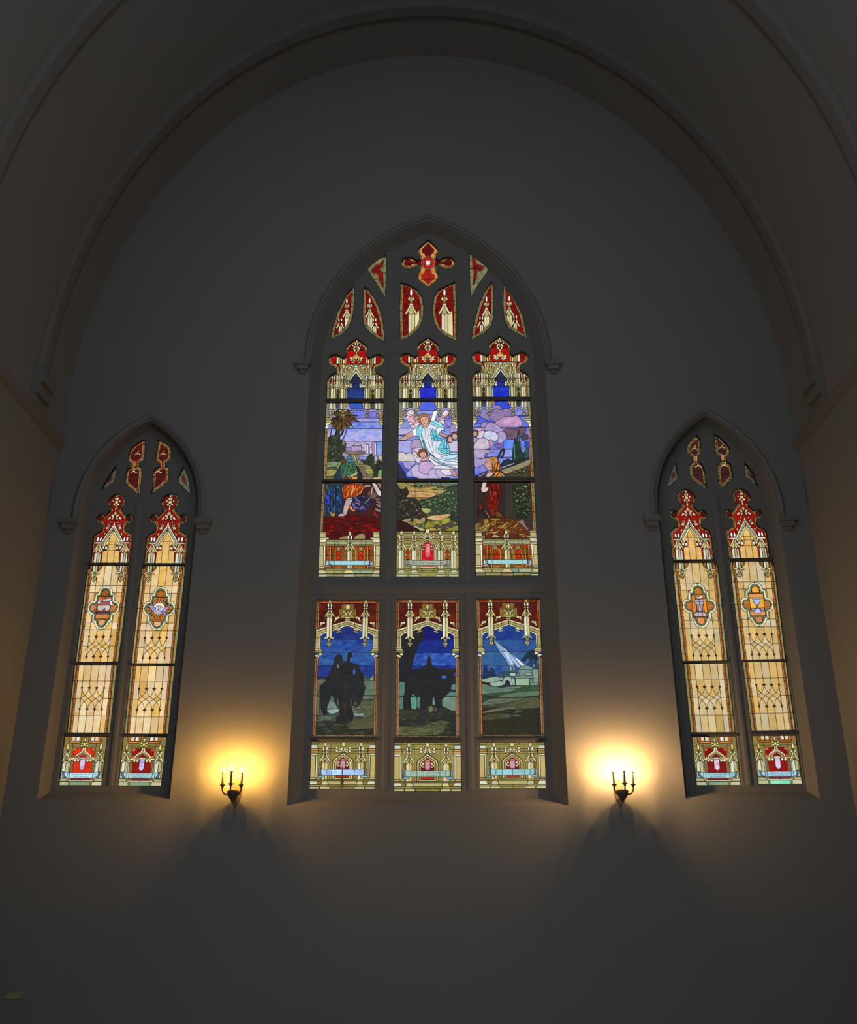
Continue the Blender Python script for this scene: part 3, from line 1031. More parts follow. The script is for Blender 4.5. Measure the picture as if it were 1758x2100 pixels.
    A.P('t', "345 1320 385 1262 425 1246 440 1300 420 1400 472 1585 436 1570 398 1440 340 1385", 'a8e4ee'); A.L("392 1262 380 1380 455 1575", 1)
    A.P('t', "528 1216 612 1200 682 1232 728 1300 742 1340 690 1322 640 1290 580 1256 540 1248", 'b4ecf2'); A.L("560 1206 660 1260 735 1330", 1)
    A.P('4fc4dc', "545 1385 572 1306 640 1362 700 1405 666 1475 600 1470 560 1432", '86dcea'); A.L("560 1320 610 1470", 1); A.L("548 1390 680 1440"); A.L("600 1330 650 1470")
    A.P('t', "645 1575 700 1470 745 1425 772 1500 805 1560 797 1645 730 1645 655 1600", '58bcd4'); A.L("745 1430 720 1560 690 1610", 1); A.L("760 1480 770 1640"); A.L("650 1580 790 1570")
    A.P('eef0f6', "282 1345 345 1300 358 1372 334 1412 292 1402", 'd8e4f2', 1); A.P('e8f0f8', "620 1310 700 1300 740 1340 690 1330 668 1380 640 1372", None, 1)
    A.folds(['a8ecf2', '38a0bc', '5cc8dc', 'c4f2f6'], '650 1580 745 1440 795 1560 790 1640 700 1630', 18, 70, 60, 9, 4, 20); A.folds(['a8ecf2', '46b0c8', 'c4f2f6'], '350 1320 420 1260 430 1400 460 1560 420 1480', 14, 75, 60, 9, 5, 12); A.folds(['2f98b4', 'a0e4ee', '6ccfe0'], '555 1380 580 1320 690 1405 660 1465 590 1460', 16, 50, 50, 9, 6, 30)
    # arms and hands
    A.P('b58a86', "296 1345 240 1372 190 1398 128 1396 160 1408 186 1412 150 1436 126 1466 158 1462 205 1464 250 1440 312 1412", 'd0aaa2', 1)
    A.P('a87c72', "664 1352 712 1368 768 1392 780 1412 750 1424 690 1404 666 1385", 'c89c8c', 1)
    # head
    A.P('9a6844', "372 1195 380 1150 412 1115 456 1102 506 1115 534 1150 542 1192 520 1240 480 1256 412 1246", 'b07c50', 1)
    A.P('d4a896', "434 1238 512 1226 522 1262 470 1302 428 1272", 'c49484', 1)
    A.P('e2bba8', "414 1172 432 1150 470 1146 504 1164 512 1208 492 1250 462 1268 430 1244 416 1206", 'cc9c8a', 1)
    for x, y, rx, ry in ((438, 1190, 11, 4), (478, 1188, 11, 4), (462, 1236, 13, 4), (456, 1215, 4, 14), (438, 1178, 13, 3), (480, 1176, 13, 3)):
        A.E('7a4a3e', x, y, rx, ry, lead=0)
    # side cherubs
    A.P('b0a0bc', "800 1350 830 1270 900 1240 930 1290 930 1330 840 1360", '8a84b8', 1)
    for cx, cy in ((808, 1452), (868, 1412)):
        A.E('6e4a3c', cx, cy - 8, 46, 56); A.E('d0a49a', cx + 4, cy, 36, 44)
        for x, y, rx, ry in ((-10, -4, 7, 3), (18, -4, 7, 3), (4, 24, 9, 3)):
            A.E('7a4a42', cx + x, cy + y, rx, ry, lead=0)
    # foot, cherub below
    A.P('a87870', "805 1852 850 1858 900 1918 892 1952 852 1948 826 1898", 'c8a098', 1)
    A.P('cbb8cc', "318 1592 372 1640 398 1702 360 1692 330 1652", 'e4d4d8', 1); A.L("330 1610 380 1690"); A.L("345 1612 392 1690")
    A.P('6e4836', "372 1660 376 1618 402 1585 450 1578 492 1606 500 1660 480 1700 400 1690", '8a5c40', 1)
    A.P('d2a698', "402 1650 420 1620 470 1622 488 1655 478 1690 450 1712 418 1695", 'c09082', 1)
    A.P('cca498', "408 1746 428 1716 490 1690 548 1645 540 1672 505 1722 470 1742", 'dcb8ac', 1)
    for x, y, rx, ry in ((428, 1658, 9, 4), (464, 1658, 9, 4), (448, 1692, 11, 4)):
        A.E('6a4038', x, y, rx, ry, lead=0)
    canopy_feet(A, 511)
    A.build(SG, 'stained glass scene of a white-robed angel with outspread arms among clouds', 'stained glass', 'picture panels of the tall central window')

def scene_palm():
    A = Art(C2)
    A.out('7f88d8', "196 944 966 944 952 1300 942 1660 940 1992 154 1992 170 1400", 'a4a0d6')
    A.P('33489f', "480 940 670 940 690 1060 520 1040", '3f66c4')
    A.P('5a66d8', "560 1040 900 1040 900 1165 560 1165", '8a84d8'); A.P('a89ccc', "500 1165 960 1165 960 1215 500 1215", '8f8cd4')
    A.P('4a74e0', "500 1215 960 1215 960 1306 500 1306", '9aa4e4'); A.P('6f92e4', "190 1308 960 1308 960 1478 190 1478", 'c2b4d8')
    A.P('a08fc0', "380 1478 960 1478 960 1680 380 1680", 'b8a8cc'); A.P('6f8fe2', "868 1482 960 1482 960 1665 868 1665", '98a8e0')
    for e in ("500 1165 960 1165", "500 1215 960 1215", "190 1307 960 1307", "190 1478 960 1478", "500 1060 700 1060"):
        A.L(e)
    # city
    A.P('8f80b4', "455 1560 545 1552 545 1640 440 1640"); A.P('a694c2', "540 1540 668 1540 672 1645 540 1645", 'b8a8cc')
    A.P('b4a6cc', "552 1538 575 1505 612 1492 648 1505 664 1538"); A.P('c0b2d2', "664 1560 715 1570 715 1650 664 1645")
    A.P('c8bcd8', "700 1522 726 1494 756 1520 756 1645 700 1645"); A.P('e8e4f0', "736 1520 757 1520 757 1645 736 1645")
    A.P('b4a4c6', "776 1560 815 1566 815 1650 776 1650", 'd8cce0'); A.P('a898c4', "808 1500 835 1474 863 1498 863 1662 808 1655"); A.P('efe9f2', "846 1500 864 1500 864 1662 846 1660")
    A.P('b0a4b8', "838 1676 882 1680 886 1745 838 1752"); A.P('c8c09c', "898 1660 944 1668 944 1750 900 1750")
    # hills
    A.P('6b7a52', "150 1700 960 1760 960 2000 150 2000", '8a8a52')
    A.P('7d9a74', "190 1775 270 1745 362 1770 300 1822 190 1832", '5f8060', 1); A.P('4e5a44', "190 1832 330 1822 340 1862 190 1862")
    A.P('868048', "190 1866 332 1860 292 1942 180 1952", 'a09a58', 1); A.P('3a3c34', "170 1950 300 1945 290 1995 160 1995", '5f6640')
    A.P('68584e', "440 1602 545 1610 640 1602 712 1612 690 1655 610 1662 460 1640", '8c7a78', 1)
    A.P('a8a04c', "718 1842 852 1832 832 1902 762 1924 722 1884", '8a9850', 1); A.P('649070', "888 1872 950 1862 950 1944 888 1950", '7aa064', 1)
    A.P('8c8450', "640 1790 780 1790 860 1830 700 1836 620 1822", '6f7444', 1); A.P('937c74', "618 1832 702 1822 742 1942 690 1952", '6e5a54', 1)
    A.folds(['8a9858', '5a7048', 'a0a060', '6e7c50'], '200 1760 600 1780 940 1800 940 1980 180 1980', 50, 5, 80, 12, 11, 20)
    A.P('2c332b', "655 1722 720 1730 768 1660 800 1640 838 1692 834 1780 872 1790 842 1905 780 1802 700 1782", '3a4838'); A.P('2e352d', "870 1760 900 1710 935 1760 930 1850 870 1860")
    A.P('33322c', "840 1860 900 1840 880 1960 820 1950"); A.P('c0a878', "820 1962 950 1955 950 2000 830 2000", 'a08c62'); A.P('5c3328', "660 1960 800 1950 820 2000 660 2000", 'a88c70')
    # dark foliage and trunk
    A.P('2b2f2a', "180 1650 214 1430 262 1395 300 1400 340 1290 372 1290 378 1452 462 1502 452 1580 402 1662 440 1700 380 1756 282 1742 190 1765", '3a4434')
    A.folds(['4a5a40', '1e221e', '56643f', '6a7850', '2c3a30'], '195 1640 225 1430 300 1405 375 1455 455 1505 400 1660 380 1740 280 1735 200 1750', 46, 60, 44, 14, 9, 70)
    A.E('6f7a50', 425, 1505, 28, 30); A.E('5d6a48', 402, 1530, 16, 14); A.E('7c845c', 236, 1550, 16, 14); A.E('555f44', 365, 1640, 22, 18)
    for e in ("262 1320 250 1400 235 1480", "330 1330 312 1400", "420 1330 372 1420 360 1450", "470 1310 440 1400 400 1470", "430 1330 400 1400"):
        A.B('2b2f2a', e, 7, 1)
    # palm fronds
    fr = [(240, 1230), (250, 1288), (286, 1318), (334, 1340), (378, 1345), (424, 1335), (478, 1312), (528, 1272), (552, 1205), (600, 1152), (640, 1212), (566, 1092), (500, 1040), (360, 1330), (310, 1300), (506, 1296)]
    cc = ['5a4228', '8a6434', '6d4c2a', 'a07a3c', '7a5630', '92703a']
    for i, (x, y) in enumerate(fr):
        A.leaf(cc[i % 6], 398, 1125, x, y, 44 if y > 1200 else 30)
    for i, (x, y) in enumerate([(262, 1262), (270, 1300), (310, 1335), (356, 1350), (402, 1352), (450, 1330), (500, 1305), (540, 1240), (560, 1290), (590, 1190), (620, 1130), (540, 1060), (228, 1200), (232, 1260)]):
        A.leaf(['3e3020', '6d5028', '4c3a24', '86642f'][i % 4], 398 + (x - 398) * .25, 1125 + (y - 1125) * .25, x, y, 20)
    A.P('3c3226', "300 1080 400 1040 500 1080 470 1130 330 1140", '6a5030', 1)
    # seated figure seen from behind
    A.P('26302c', "288 2000 302 1940 352 1850 400 1776 440 1800 432 1900 420 2000", '2c3c5a')
    A.P('3a5a44', "390 1800 450 1730 480 1762 560 1758 604 1800 584 1862 560 1900 480 1930 420 2000 392 1960", '4f7c58')
    for e in ("450 1740 440 1860 400 1960", "500 1770 480 1860 440 1960", "560 1765 540 1850 480 1930"):
        A.L(e, 1)
    A.folds(['5f9068', '2a4436', '7aa878', '1f3a34', '2f5e6a'], '400 1800 450 1740 560 1765 595 1800 560 1890 480 1920 400 1960', 30, 110, 60, 10, 10, 25)
    A.P('a8301c', "395 1762 442 1708 452 1734 402 1776"); A.P('a09468', "560 1690 602 1652 634 1690 606 1762 582 1740", '6c6448', 1)
    A.P('9a8ea0', "612 1740 640 1720 650 1760 620 1790"); A.P('2a2927', "596 1800 640 1850 684 1962 662 2000 606 1996 612 1900")
    A.P('a9c49a', "488 1968 540 1922 612 1888 606 1922 522 1966", '8ab096', 1); A.P('d88c3c', "506 1990 562 1950 612 1958 612 2000 516 2000", 'b85a24'); A.P('a01c18', "418 2000 450 1958 494 1962 494 2000")
    A.E('4e8070', 505, 1716, 44, 48, c2='3f7088'); A.P('3f6ea0', "470 1735 540 1715 545 1745 500 1762", '4f98a8', 1)
    A.P('9a9a78', "500 1660 560 1656 600 1700 590 1760 560 1700 520 1672", None, 1)
    border(A, 178, 156, 1290, 1992, 46)
    canopy_feet(A, 581, 944)
    A.build(SG, 'stained glass scene of a drooping palm tree and domed city under a blue sky', 'stained glass', 'picture panels of the tall central window')

def scene_clouds():
    A = Art(C6)
    A.out('5f70dc', "126 918 902 918 916 1150 930 1500 956 1956 148 1956 138 1500", '8a90e0')
    A.P('2c3cc0', "430 915 590 915 640 1030 560 1080 440 1000", '3f5cd8')
    A.P('6a7ce0', "690 1040 860 1040 860 1140 690 1140", '8a92e0'); A.P('3a50d0', "150 1140 420 1140 420 1220 150 1250", '5a6cdc'); A.P('4f64da', "740 1130 880 1130 880 1290 740 1290", '7f88e0')
    A.P('4a78e6', "540 1450 690 1440 690 1580 540 1580", '6a8ee8'); A.P('6f84e0', "320 1585 680 1585 660 1700 320 1700", 'a09cd8'); A.P('5c6cd8', "150 1800 320 1780 330 1880 150 1950", '9a98dc')
    for e in ("120 1285 940 1285", "120 1582 700 1582", "150 1690 700 1690", "700 1140 900 1140"):
        A.L(e)
    A.P('7f74a8', "232 1100 262 1050 330 1030 400 1100 370 1140 350 1200 300 1180 240 1150", '9a8cc0', 1)
    A.P('8f80b4', "390 1020 440 990 490 1000 520 1050 420 1050", None, 1)
    A.P('7c6e9e', "352 1145 392 1080 440 1040 520 1056 580 1035 640 1050 662 1110 600 1170 520 1190 420 1205 372 1180", 'a48cb4', 1)
    A.P('a882ac', "420 1230 470 1195 510 1170 560 1138 640 1148 720 1130 770 1175 798 1230 770 1280 620 1288 480 1285", 'd0a4cc', 1)
    A.P('9a88bc', "238 1260 262 1222 310 1215 340 1240 300 1290 250 1290", None, 1); A.P('8a80b4', "296 1285 320 1242 390 1228 450 1250 500 1290 545 1330 500 1370 400 1350 300 1330", 'b8a4c8', 1)
    A.P('c4a0be', "160 1300 220 1290 262 1310 240 1350 180 1340", None, 1); A.P('b6a0c4', "262 1300 292 1302 290 1340 250 1340", None, 1)
    A.P('5c4858', "545 1330 600 1300 720 1310 822 1292 850 1330 820 1380 760 1372 720 1440 640 1455 600 1430 585 1370", '7c5a6a', 1); A.P('4c4454', "770 1400 820 1375 870 1390 870 1450 800 1460", None, 1)
    A.P('9a88ba', "455 1370 520 1345 580 1380 585 1440 540 1480 520 1510 470 1500 462 1430", 'b4a0c8', 1)
    A.P('bcc4e4', "265 1370 340 1335 420 1350 466 1390 472 1440 420 1480 350 1480 300 1440", 'e4e4ee', 1)
    A.P('c8b8cc', "180 1380 230 1340 290 1345 262 1420 200 1440", 'e0ccd0', 1)
    A.P('e0d4dc', "135 1560 160 1490 220 1440 300 1440 350 1480 360 1540 330 1580 135 1582", 'b8acc0', 1)
    A.P('b890b8', "345 1460 400 1462 412 1510 380 1560 358 1562", None, 1); A.P('7668a8', "420 1530 470 1510 548 1500 520 1562 460 1566", None, 1)
    A.P('a89cc8', "140 1590 330 1590 362 1600 340 1640 310 1660 280 1700 220 1710 150 1700", 'c4acc8', 1); A.P('8f88c4', "360 1590 412 1582 400 1630 362 1630", None, 1)
    A.P('9890cc', "140 1705 240 1715 300 1700 310 1760 250 1800 160 1830", 'b0a0cc', 1); A.P('6f70c8', "300 1640 330 1640 320 1690 290 1690", None, 1)
    # cherub at the edge
    A.E('5a463c', 165, 1368, 44, 50); A.E('c09688', 160, 1376, 32, 38); A.P('9c90b0', "135 1430 180 1425 200 1460 150 1500 135 1500", None, 1)
    # cypresses, hill
    A.P('30423a', "655 1790 668 1600 684 1500 700 1440 720 1480 736 1330 752 1320 760 1480 782 1590 800 1640 850 1600 880 1650 892 1720 700 1810", '26332e')
    A.P('4a8a80', "735 1400 750 1380 756 1470 738 1490"); A.P('3f7a68', "684 1520 700 1500 706 1700 680 1760"); A.P('2c3c36', "820 1650 850 1500 866 1480 880 1560 890 1700 830 1720", '3a5c58')
    A.P('5a88e6', "775 1480 815 1460 832 1500 810 1580 790 1560", '7f98e6'); A.P('3a4cc0', "840 1480 880 1470 880 1600 850 1560")
    A.P('25292b', "500 1800 540 1740 610 1712 680 1760 880 1690 890 1720 700 1800 520 1860", '2f3c38')
    A.P('8a8060', "505 1862 700 1800 905 1712 905 1800 760 1862 620 1910 545 1925", '9c9272'); A.P('8088a8', "490 1830 690 1760 700 1780 510 1850")
    A.P('3a3628', "560 1930 680 1880 780 1850 905 1790 950 1960 560 1970", '4c4634')
    for x, y, r in ((690, 1890, 22), (760, 1870, 22), (820, 1880, 24), (680, 1930, 20), (750, 1930, 20), (830, 1930, 18), (720, 1905, 16), (800, 1905, 14)):
        A.E('57503a', x, y, r, r * .8, c2='746a48')
    A.P('3c3a40', "150 1956 200 1935 300 1880 330 1880 290 1960"); A.P('8f8cb8', "190 1950 300 1895 320 1900 230 1956")
    A.folds(['4c4634', '6c6244', '2c2a22', '5a5440'], '580 1930 780 1860 900 1800 940 1950 580 1955', 26, -20, 40, 14, 24, 60)
    # kneeling woman's head and hands
    A.B('33363c', "420 1830 470 1700 520 1600 550 1580", 26, 1); A.B('33363c', "520 1700 545 1640 552 1590", 22, 1); A.B('2f3236', "420 1840 395 1900", 18)
    A.P('3a2a20', "330 1700 400 1682 462 1705 500 1790 490 1850 560 1920 480 1970 400 1970 380 1880 340 1800", 'a85a20')
    A.P('e0a050', "340 1698 400 1682 450 1700 470 1740 420 1830 392 1800 372 1730", 'c07830', 1)
    A.B('f0bc70', "352 1700 392 1750 412 1820", 15, 1); A.B('e8a850', "380 1690 420 1740 428 1800", 14, 1)
    A.P('d88430', "430 1790 490 1770 486 1850 440 1870", 'b06420', 1); A.P('e09a38', "380 1970 430 1890 500 1870 562 1918 480 1970", 'b06a20')
    for e in ("470 1760 450 1860 400 1960", "500 1870 440 1960", "480 1880 555 1915"):
        A.B('3a2418', e, 7)
    A.P('cfa498', "282 1782 300 1760 308 1722 330 1700 362 1720 388 1790 392 1850 360 1872 320 1850 294 1838 302 1815 286 1806", 'b88c84', 1)
    A.E('5a3a34', 322, 1752, 12, 4, lead=0); A.E('8a5048', 300, 1826, 12, 4, lead=0)
    A.P('c8a09c', "300 1960 312 1930 352 1890 392 1866 380 1896 428 1892 392 1930 340 1960", 'dcbcb4', 1)
    border(A, 926, 958, 1260, 1956, -50)
    canopy_feet(A, 514, 918)
    A.build(SG, 'stained glass scene of purple clouds, dark cypresses and a woman gazing up', 'stained glass', 'picture panels of the tall central window')

def balustrade(A, mapf):
    """post-and-rail foot of the outer upper lights (crop units of the left one, axis 675)"""
    A.f = mapf
    A.P('7a4422', "130 1280 1225 1280 1210 1950 110 1950", 'a0602c')
    # rails
    A.P('O', "262 1290 1104 1290 1104 1312 262 1312"); A.P('a59e70', "258 1314 1106 1314 1106 1372 258 1372", '8c9c74'); A.P('C', "250 1376 1104 1376 1104 1392 250 1392")
    for x in (405, 480, 885, 960):
        A.L([(x, 1290), (x, 1392)])
    # red tracery
    for x0, c in ((270, 'A'), (322, 'd8913c'), (350, '8a4a24'), (386, 'd8913c'), (412, '9c8248'), (545, 'd8913c'), (566, 'A'), (590, '8f7a34'), (722, '8a7430'), (770, 'd8913c'), (795, '9c8248'), (930, 'd8913c'), (955, 'A'), (990, 'd8913c'), (1022, '8a4a24'), (1048, 'd8913c')):
        A.P(c, [(x0, 1398), (x0 + 20, 1398), (x0 + 20, 1830), (x0, 1830)])
    for cx in (475, 875):
        A.P('9c8448', [(cx - 46, 1396), (cx + 46, 1396), (cx + 30, 1470), (cx, 1490), (cx - 30, 1470)])
        A.E('R', cx, 1525, 40, 36, c2='r'); A.E('b81c14', cx, 1612, 46, 40, c2='R')
        A.P('a', [(cx - 48, 1404), (cx + 48, 1404), (cx + 44, 1420), (cx - 44, 1420)])
        A.P('c86a28', [(cx - 60, 1770), (cx + 60, 1770), (cx + 75, 1825), (cx - 75, 1825)], 'a')
    for cx in (300, 380, 545, 800, 955, 1035):
        A.E('c04a28', cx, 1430, 18, 34, c2='R')
    for cx in (270, 1080):
        A.E('8c3c20', cx, 1520, 20, 46)
    A.L("245 1575 1110 1575")
    pinnacle(A, 680, 1175, .98, 1810, 'w', 'O', 'c', 46)
    # banner
    A.P('6aa2b4', "285 1660 310 1655 325 1690 312 1740 290 1745"); A.P('6aa2b4', "1040 1655 1065 1660 1060 1745 1040 1735")
    A.P('c4ccd8', "250 1700 275 1645 285 1665 288 1745 250 1740"); A.P('c4ccd8', "1068 1650 1090 1700 1092 1745 1060 1745")
    A.P('a9cfd2', "312 1652 345 1662 1000 1662 1036 1650 1022 1692 1036 1735 985 1742 362 1742 312 1722 328 1690", '8fcbd6')
    A.L("405 1662 405 1742"); A.L("945 1662 945 1742"); A.P('d8e4e8', "250 1750 330 1745 340 1765 250 1770"); A.P('d8e4e8', "1010 1750 1095 1748 1095 1768 1010 1765")
    # foot
    A.P('7c7a4a', "230 1800 1110 1800 1100 1950 230 1950", '959060')
    A.P('a09a60', "240 1838 390 1838 390 1890 280 1890 245 1860", 'b0a868'); A.P('b0a868', "395 1836 605 1832 600 1880 560 1892 395 1892", '8f8c5c'); A.P('86a890', "715 1832 860 1832 860 1892 750 1890 715 1860"); A.P('9ab4a0', "866 1832 1095 1832 1090 1892 866 1892", 'b0a868')
    A.P('d8c88c', "600 1830 715 1830 770 1890 560 1890"); A.P('b8a868', "550 1895 775 1895 775 1918 560 1918"); A.P('d4c890', "565 1922 760 1922 760 1955 565 1955")
    A.L("240 1900 1110 1900"); A.L("370 1895 370 1955"); A.L("960 1895 960 1955")
    # posts
    for m in (0, 1):
        q = (lambda s: [(1350 - x - 2, y) for x, y in pts(s)]) if m else pts
        A.P('a8a070', q("135 1145 262 1148 250 1180 140 1178")); A.P('c4b88a', q("138 1180 248 1180 248 1242 136 1242"), 'O'); A.P('C', q("130 1248 302 1248 302 1274 130 1270"))
        A.P('w', q("130 1276 268 1278 246 1335 130 1335"), 'c'); A.P('c', q("128 1340 258 1344 250 1362 126 1362")); A.P('C', q("128 1364 256 1364 240 1392 128 1390"))
        A.P('b4aa78', q("128 1394 206 1394 206 1765 110 1765"), 'c8bc88'); A.P('W', q("210 1390 240 1386 232 1785 206 1762"), 'C'); A.L(q("120 1575 210 1575"))
        A.P('C', q("105 1768 206 1768 235 1795 105 1795")); A.P('b0a470', q("105 1798 238 1800 236 1826 105 1826")); A.P('d8cc98', q("105 1830 225 1830 275 1890 105 1890"), 'b8b080')
        A.P('b0a878', q("105 1894 280 1894 272 1916 105 1914")); A.P('d0c898', q("105 1920 270 1920 270 1955 105 1955"), 'a8b494')

def scene_sandal():
    A = Art(C3)
    A.out('3a2624', "184 250 1248 250 1230 1000 1212 1948 108 1948 150 1000", '4a2420')
    A.P('2b2f30', "190 250 560 250 540 880 200 880", '2c3844')
    A.P('1f34a8', "240 640 240 560 268 480 305 500 312 650", '3c5cd0', 1); A.P('22508c', "436 520 470 480 498 540 524 610 500 650 450 580", '2f78b8', 1); A.P('2c7090', "440 330 470 308 484 360 450 380", None, 1); A.P('2c4c88', "280 440 305 390 322 470 295 500", None, 1)
    A.P('54603c', "250 310 300 300 290 380 255 380", None, 1)
    for e in ("330 300 330 860", "420 300 430 860", "370 300 390 860"):
        A.L(e)
    A.folds(['1f34a8', '22508c', '2c7090', '1c2028', '3c60c8', '1a2440'], '210 300 540 290 520 860 220 860', 54, 86, 130, 22, 12, 14)
    A.P('8a7038', "310 762 370 800 412 800 402 872 340 852", 'a89048', 1)
    # ground
    A.P('43191a', "205 880 700 850 1235 880 1230 1290 150 1290", '5c1716')
    for s in ("300 1030 350 1005 392 1020 385 1080 320 1088", "1015 1115 1090 1075 1180 1075 1225 1120 1200 1150 1050 1140", "740 1130 800 1095 835 1095 800 1150", "860 1040 960 1000 1080 980 1130 1020 1000 1060", "240 1100 360 1095 420 1130 300 1140"):
        A.P('96150f', s, '701412', 1)
    for e in ("210 980 500 920 820 960 1230 930", "210 1150 480 1160 640 1180", "480 1160 600 1060 860 1040", "850 960 900 1170", "1000 1060 960 1180 940 1290"):
        A.L(e, 1)
    A.folds(['8c1812', '2f1616', '6a1412', 'a82018', '3c1a18'], '220 890 1220 890 1210 1260 170 1260', 60, -8, 130, 22, 13, 25)
    A.P('7a6a44', "480 1262 560 1225 640 1212 650 1280 490 1280", 'a08a58'); A.P('96875a', "740 1270 800 1205 900 1168 955 1200 955 1280", '847450')
    A.P('7c1c34', "1085 758 1140 790 1200 910 1110 835", '9c3044', 1)
    for s in ("1150 580 1240 600 1240 640 1165 625", "1150 640 1240 660 1240 720 1170 690", "1130 720 1230 740 1235 790 1150 770", "1130 545 1210 540 1230 565 1150 575"):
        A.P('6e5a58', s, '8c7474', 1)
    # purple cloth
    A.P('2f2b38', "720 540 900 480 1040 500 1100 600 1000 760 800 780 730 700", '3a3450', 1)
    for s in ("715 630 770 640 805 720 772 742 730 692", "845 735 890 690 945 700 890 752", "750 505 800 520 830 600 790 580"):
        A.P('5f55a8', s, '8078c0', 1)
    A.folds(['8a84a8', '5f55a8', '1c1c24', '403a64', 'a09ab0', '26242c'], '730 550 900 490 1030 510 1090 600 1000 750 800 770 740 690', 50, 40, 80, 14, 14, 50)
    for e in ("740 540 830 620", "870 480 890 520", "900 590 980 520", "1000 610 1060 560", "1080 620 1100 560"):
        A.B('8a8494', e, 9)
    # legs and tunic
    A.P('a89494', "600 600 612 560 640 528 722 528 716 600 662 705 622 822 592 856 560 842 556 780 580 650", 'c8b0aa', 1); A.P('b49a9c', "468 856 500 822 560 812 580 862 490 868", None, 1)
    A.P('d0743c', "668 702 702 676 742 738 794 770 742 780 690 745", 'e0904c', 1); A.P('a8a098', "612 560 640 526 720 526 714 562 640 572")
    A.P('b8a2a4', "1082 262 1150 285 1205 380 1248 440 1248 492 1192 492 1130 390", 'd4c4c8', 1); A.P('6a5648', "1060 540 1080 420 1150 440 1180 500 1120 560"); A.P('c0b2b4', "1045 530 1062 390 1090 320 1086 420 1056 535", None, 1)
    A.P('8c4820', "1005 440 1050 398 1042 480 1000 492", None, 1); A.P('6e5c40', "1158 262 1250 262 1246 395 1196 335", '8a7450')
    A.P('8a2814', "540 450 548 350 572 300 700 276 820 262 922 306 896 420 832 462 722 512 612 544 582 565 556 505", 'c04c1c')
    A.P('c85a20', "620 500 650 360 720 300 760 310 700 400", 'e07830', 1); A.P('d06424', "700 450 780 350 860 300 830 380", None, 1); A.P('e08038', "606 540 762 492 862 432 920 308 912 400 850 478 700 526", 'd8a060', 1); A.folds(['e88c40', 'a03414', '6a1c10', 'f0a860', 'c85a20'], '560 440 600 310 700 285 820 270 910 310 880 410 720 500 590 540', 34, 118, 110, 16, 15, 22); A.P('b8886c', "545 440 540 360 560 340 562 460", None, 1)
    for e in ("640 300 600 520", "700 285 660 500", "780 275 720 500", "850 270 830 460"):
        A.L(e, 1)
    A.P('8a7058', "760 300 800 262 900 268 905 292 830 285", None, 1); A.P('9c8880', "925 340 960 300 1050 300 1050 330 960 350", None, 1)
    border(A, 182, 140, 280, 1145, 62, '8a7a4a', '7a8a78', 'c87038', 130)
    balustrade(A, C3)
    A.build(SG, 'stained glass scene of bare legs under an orange tunic above a red balustrade', 'stained glass', 'picture panels of the tall central window')

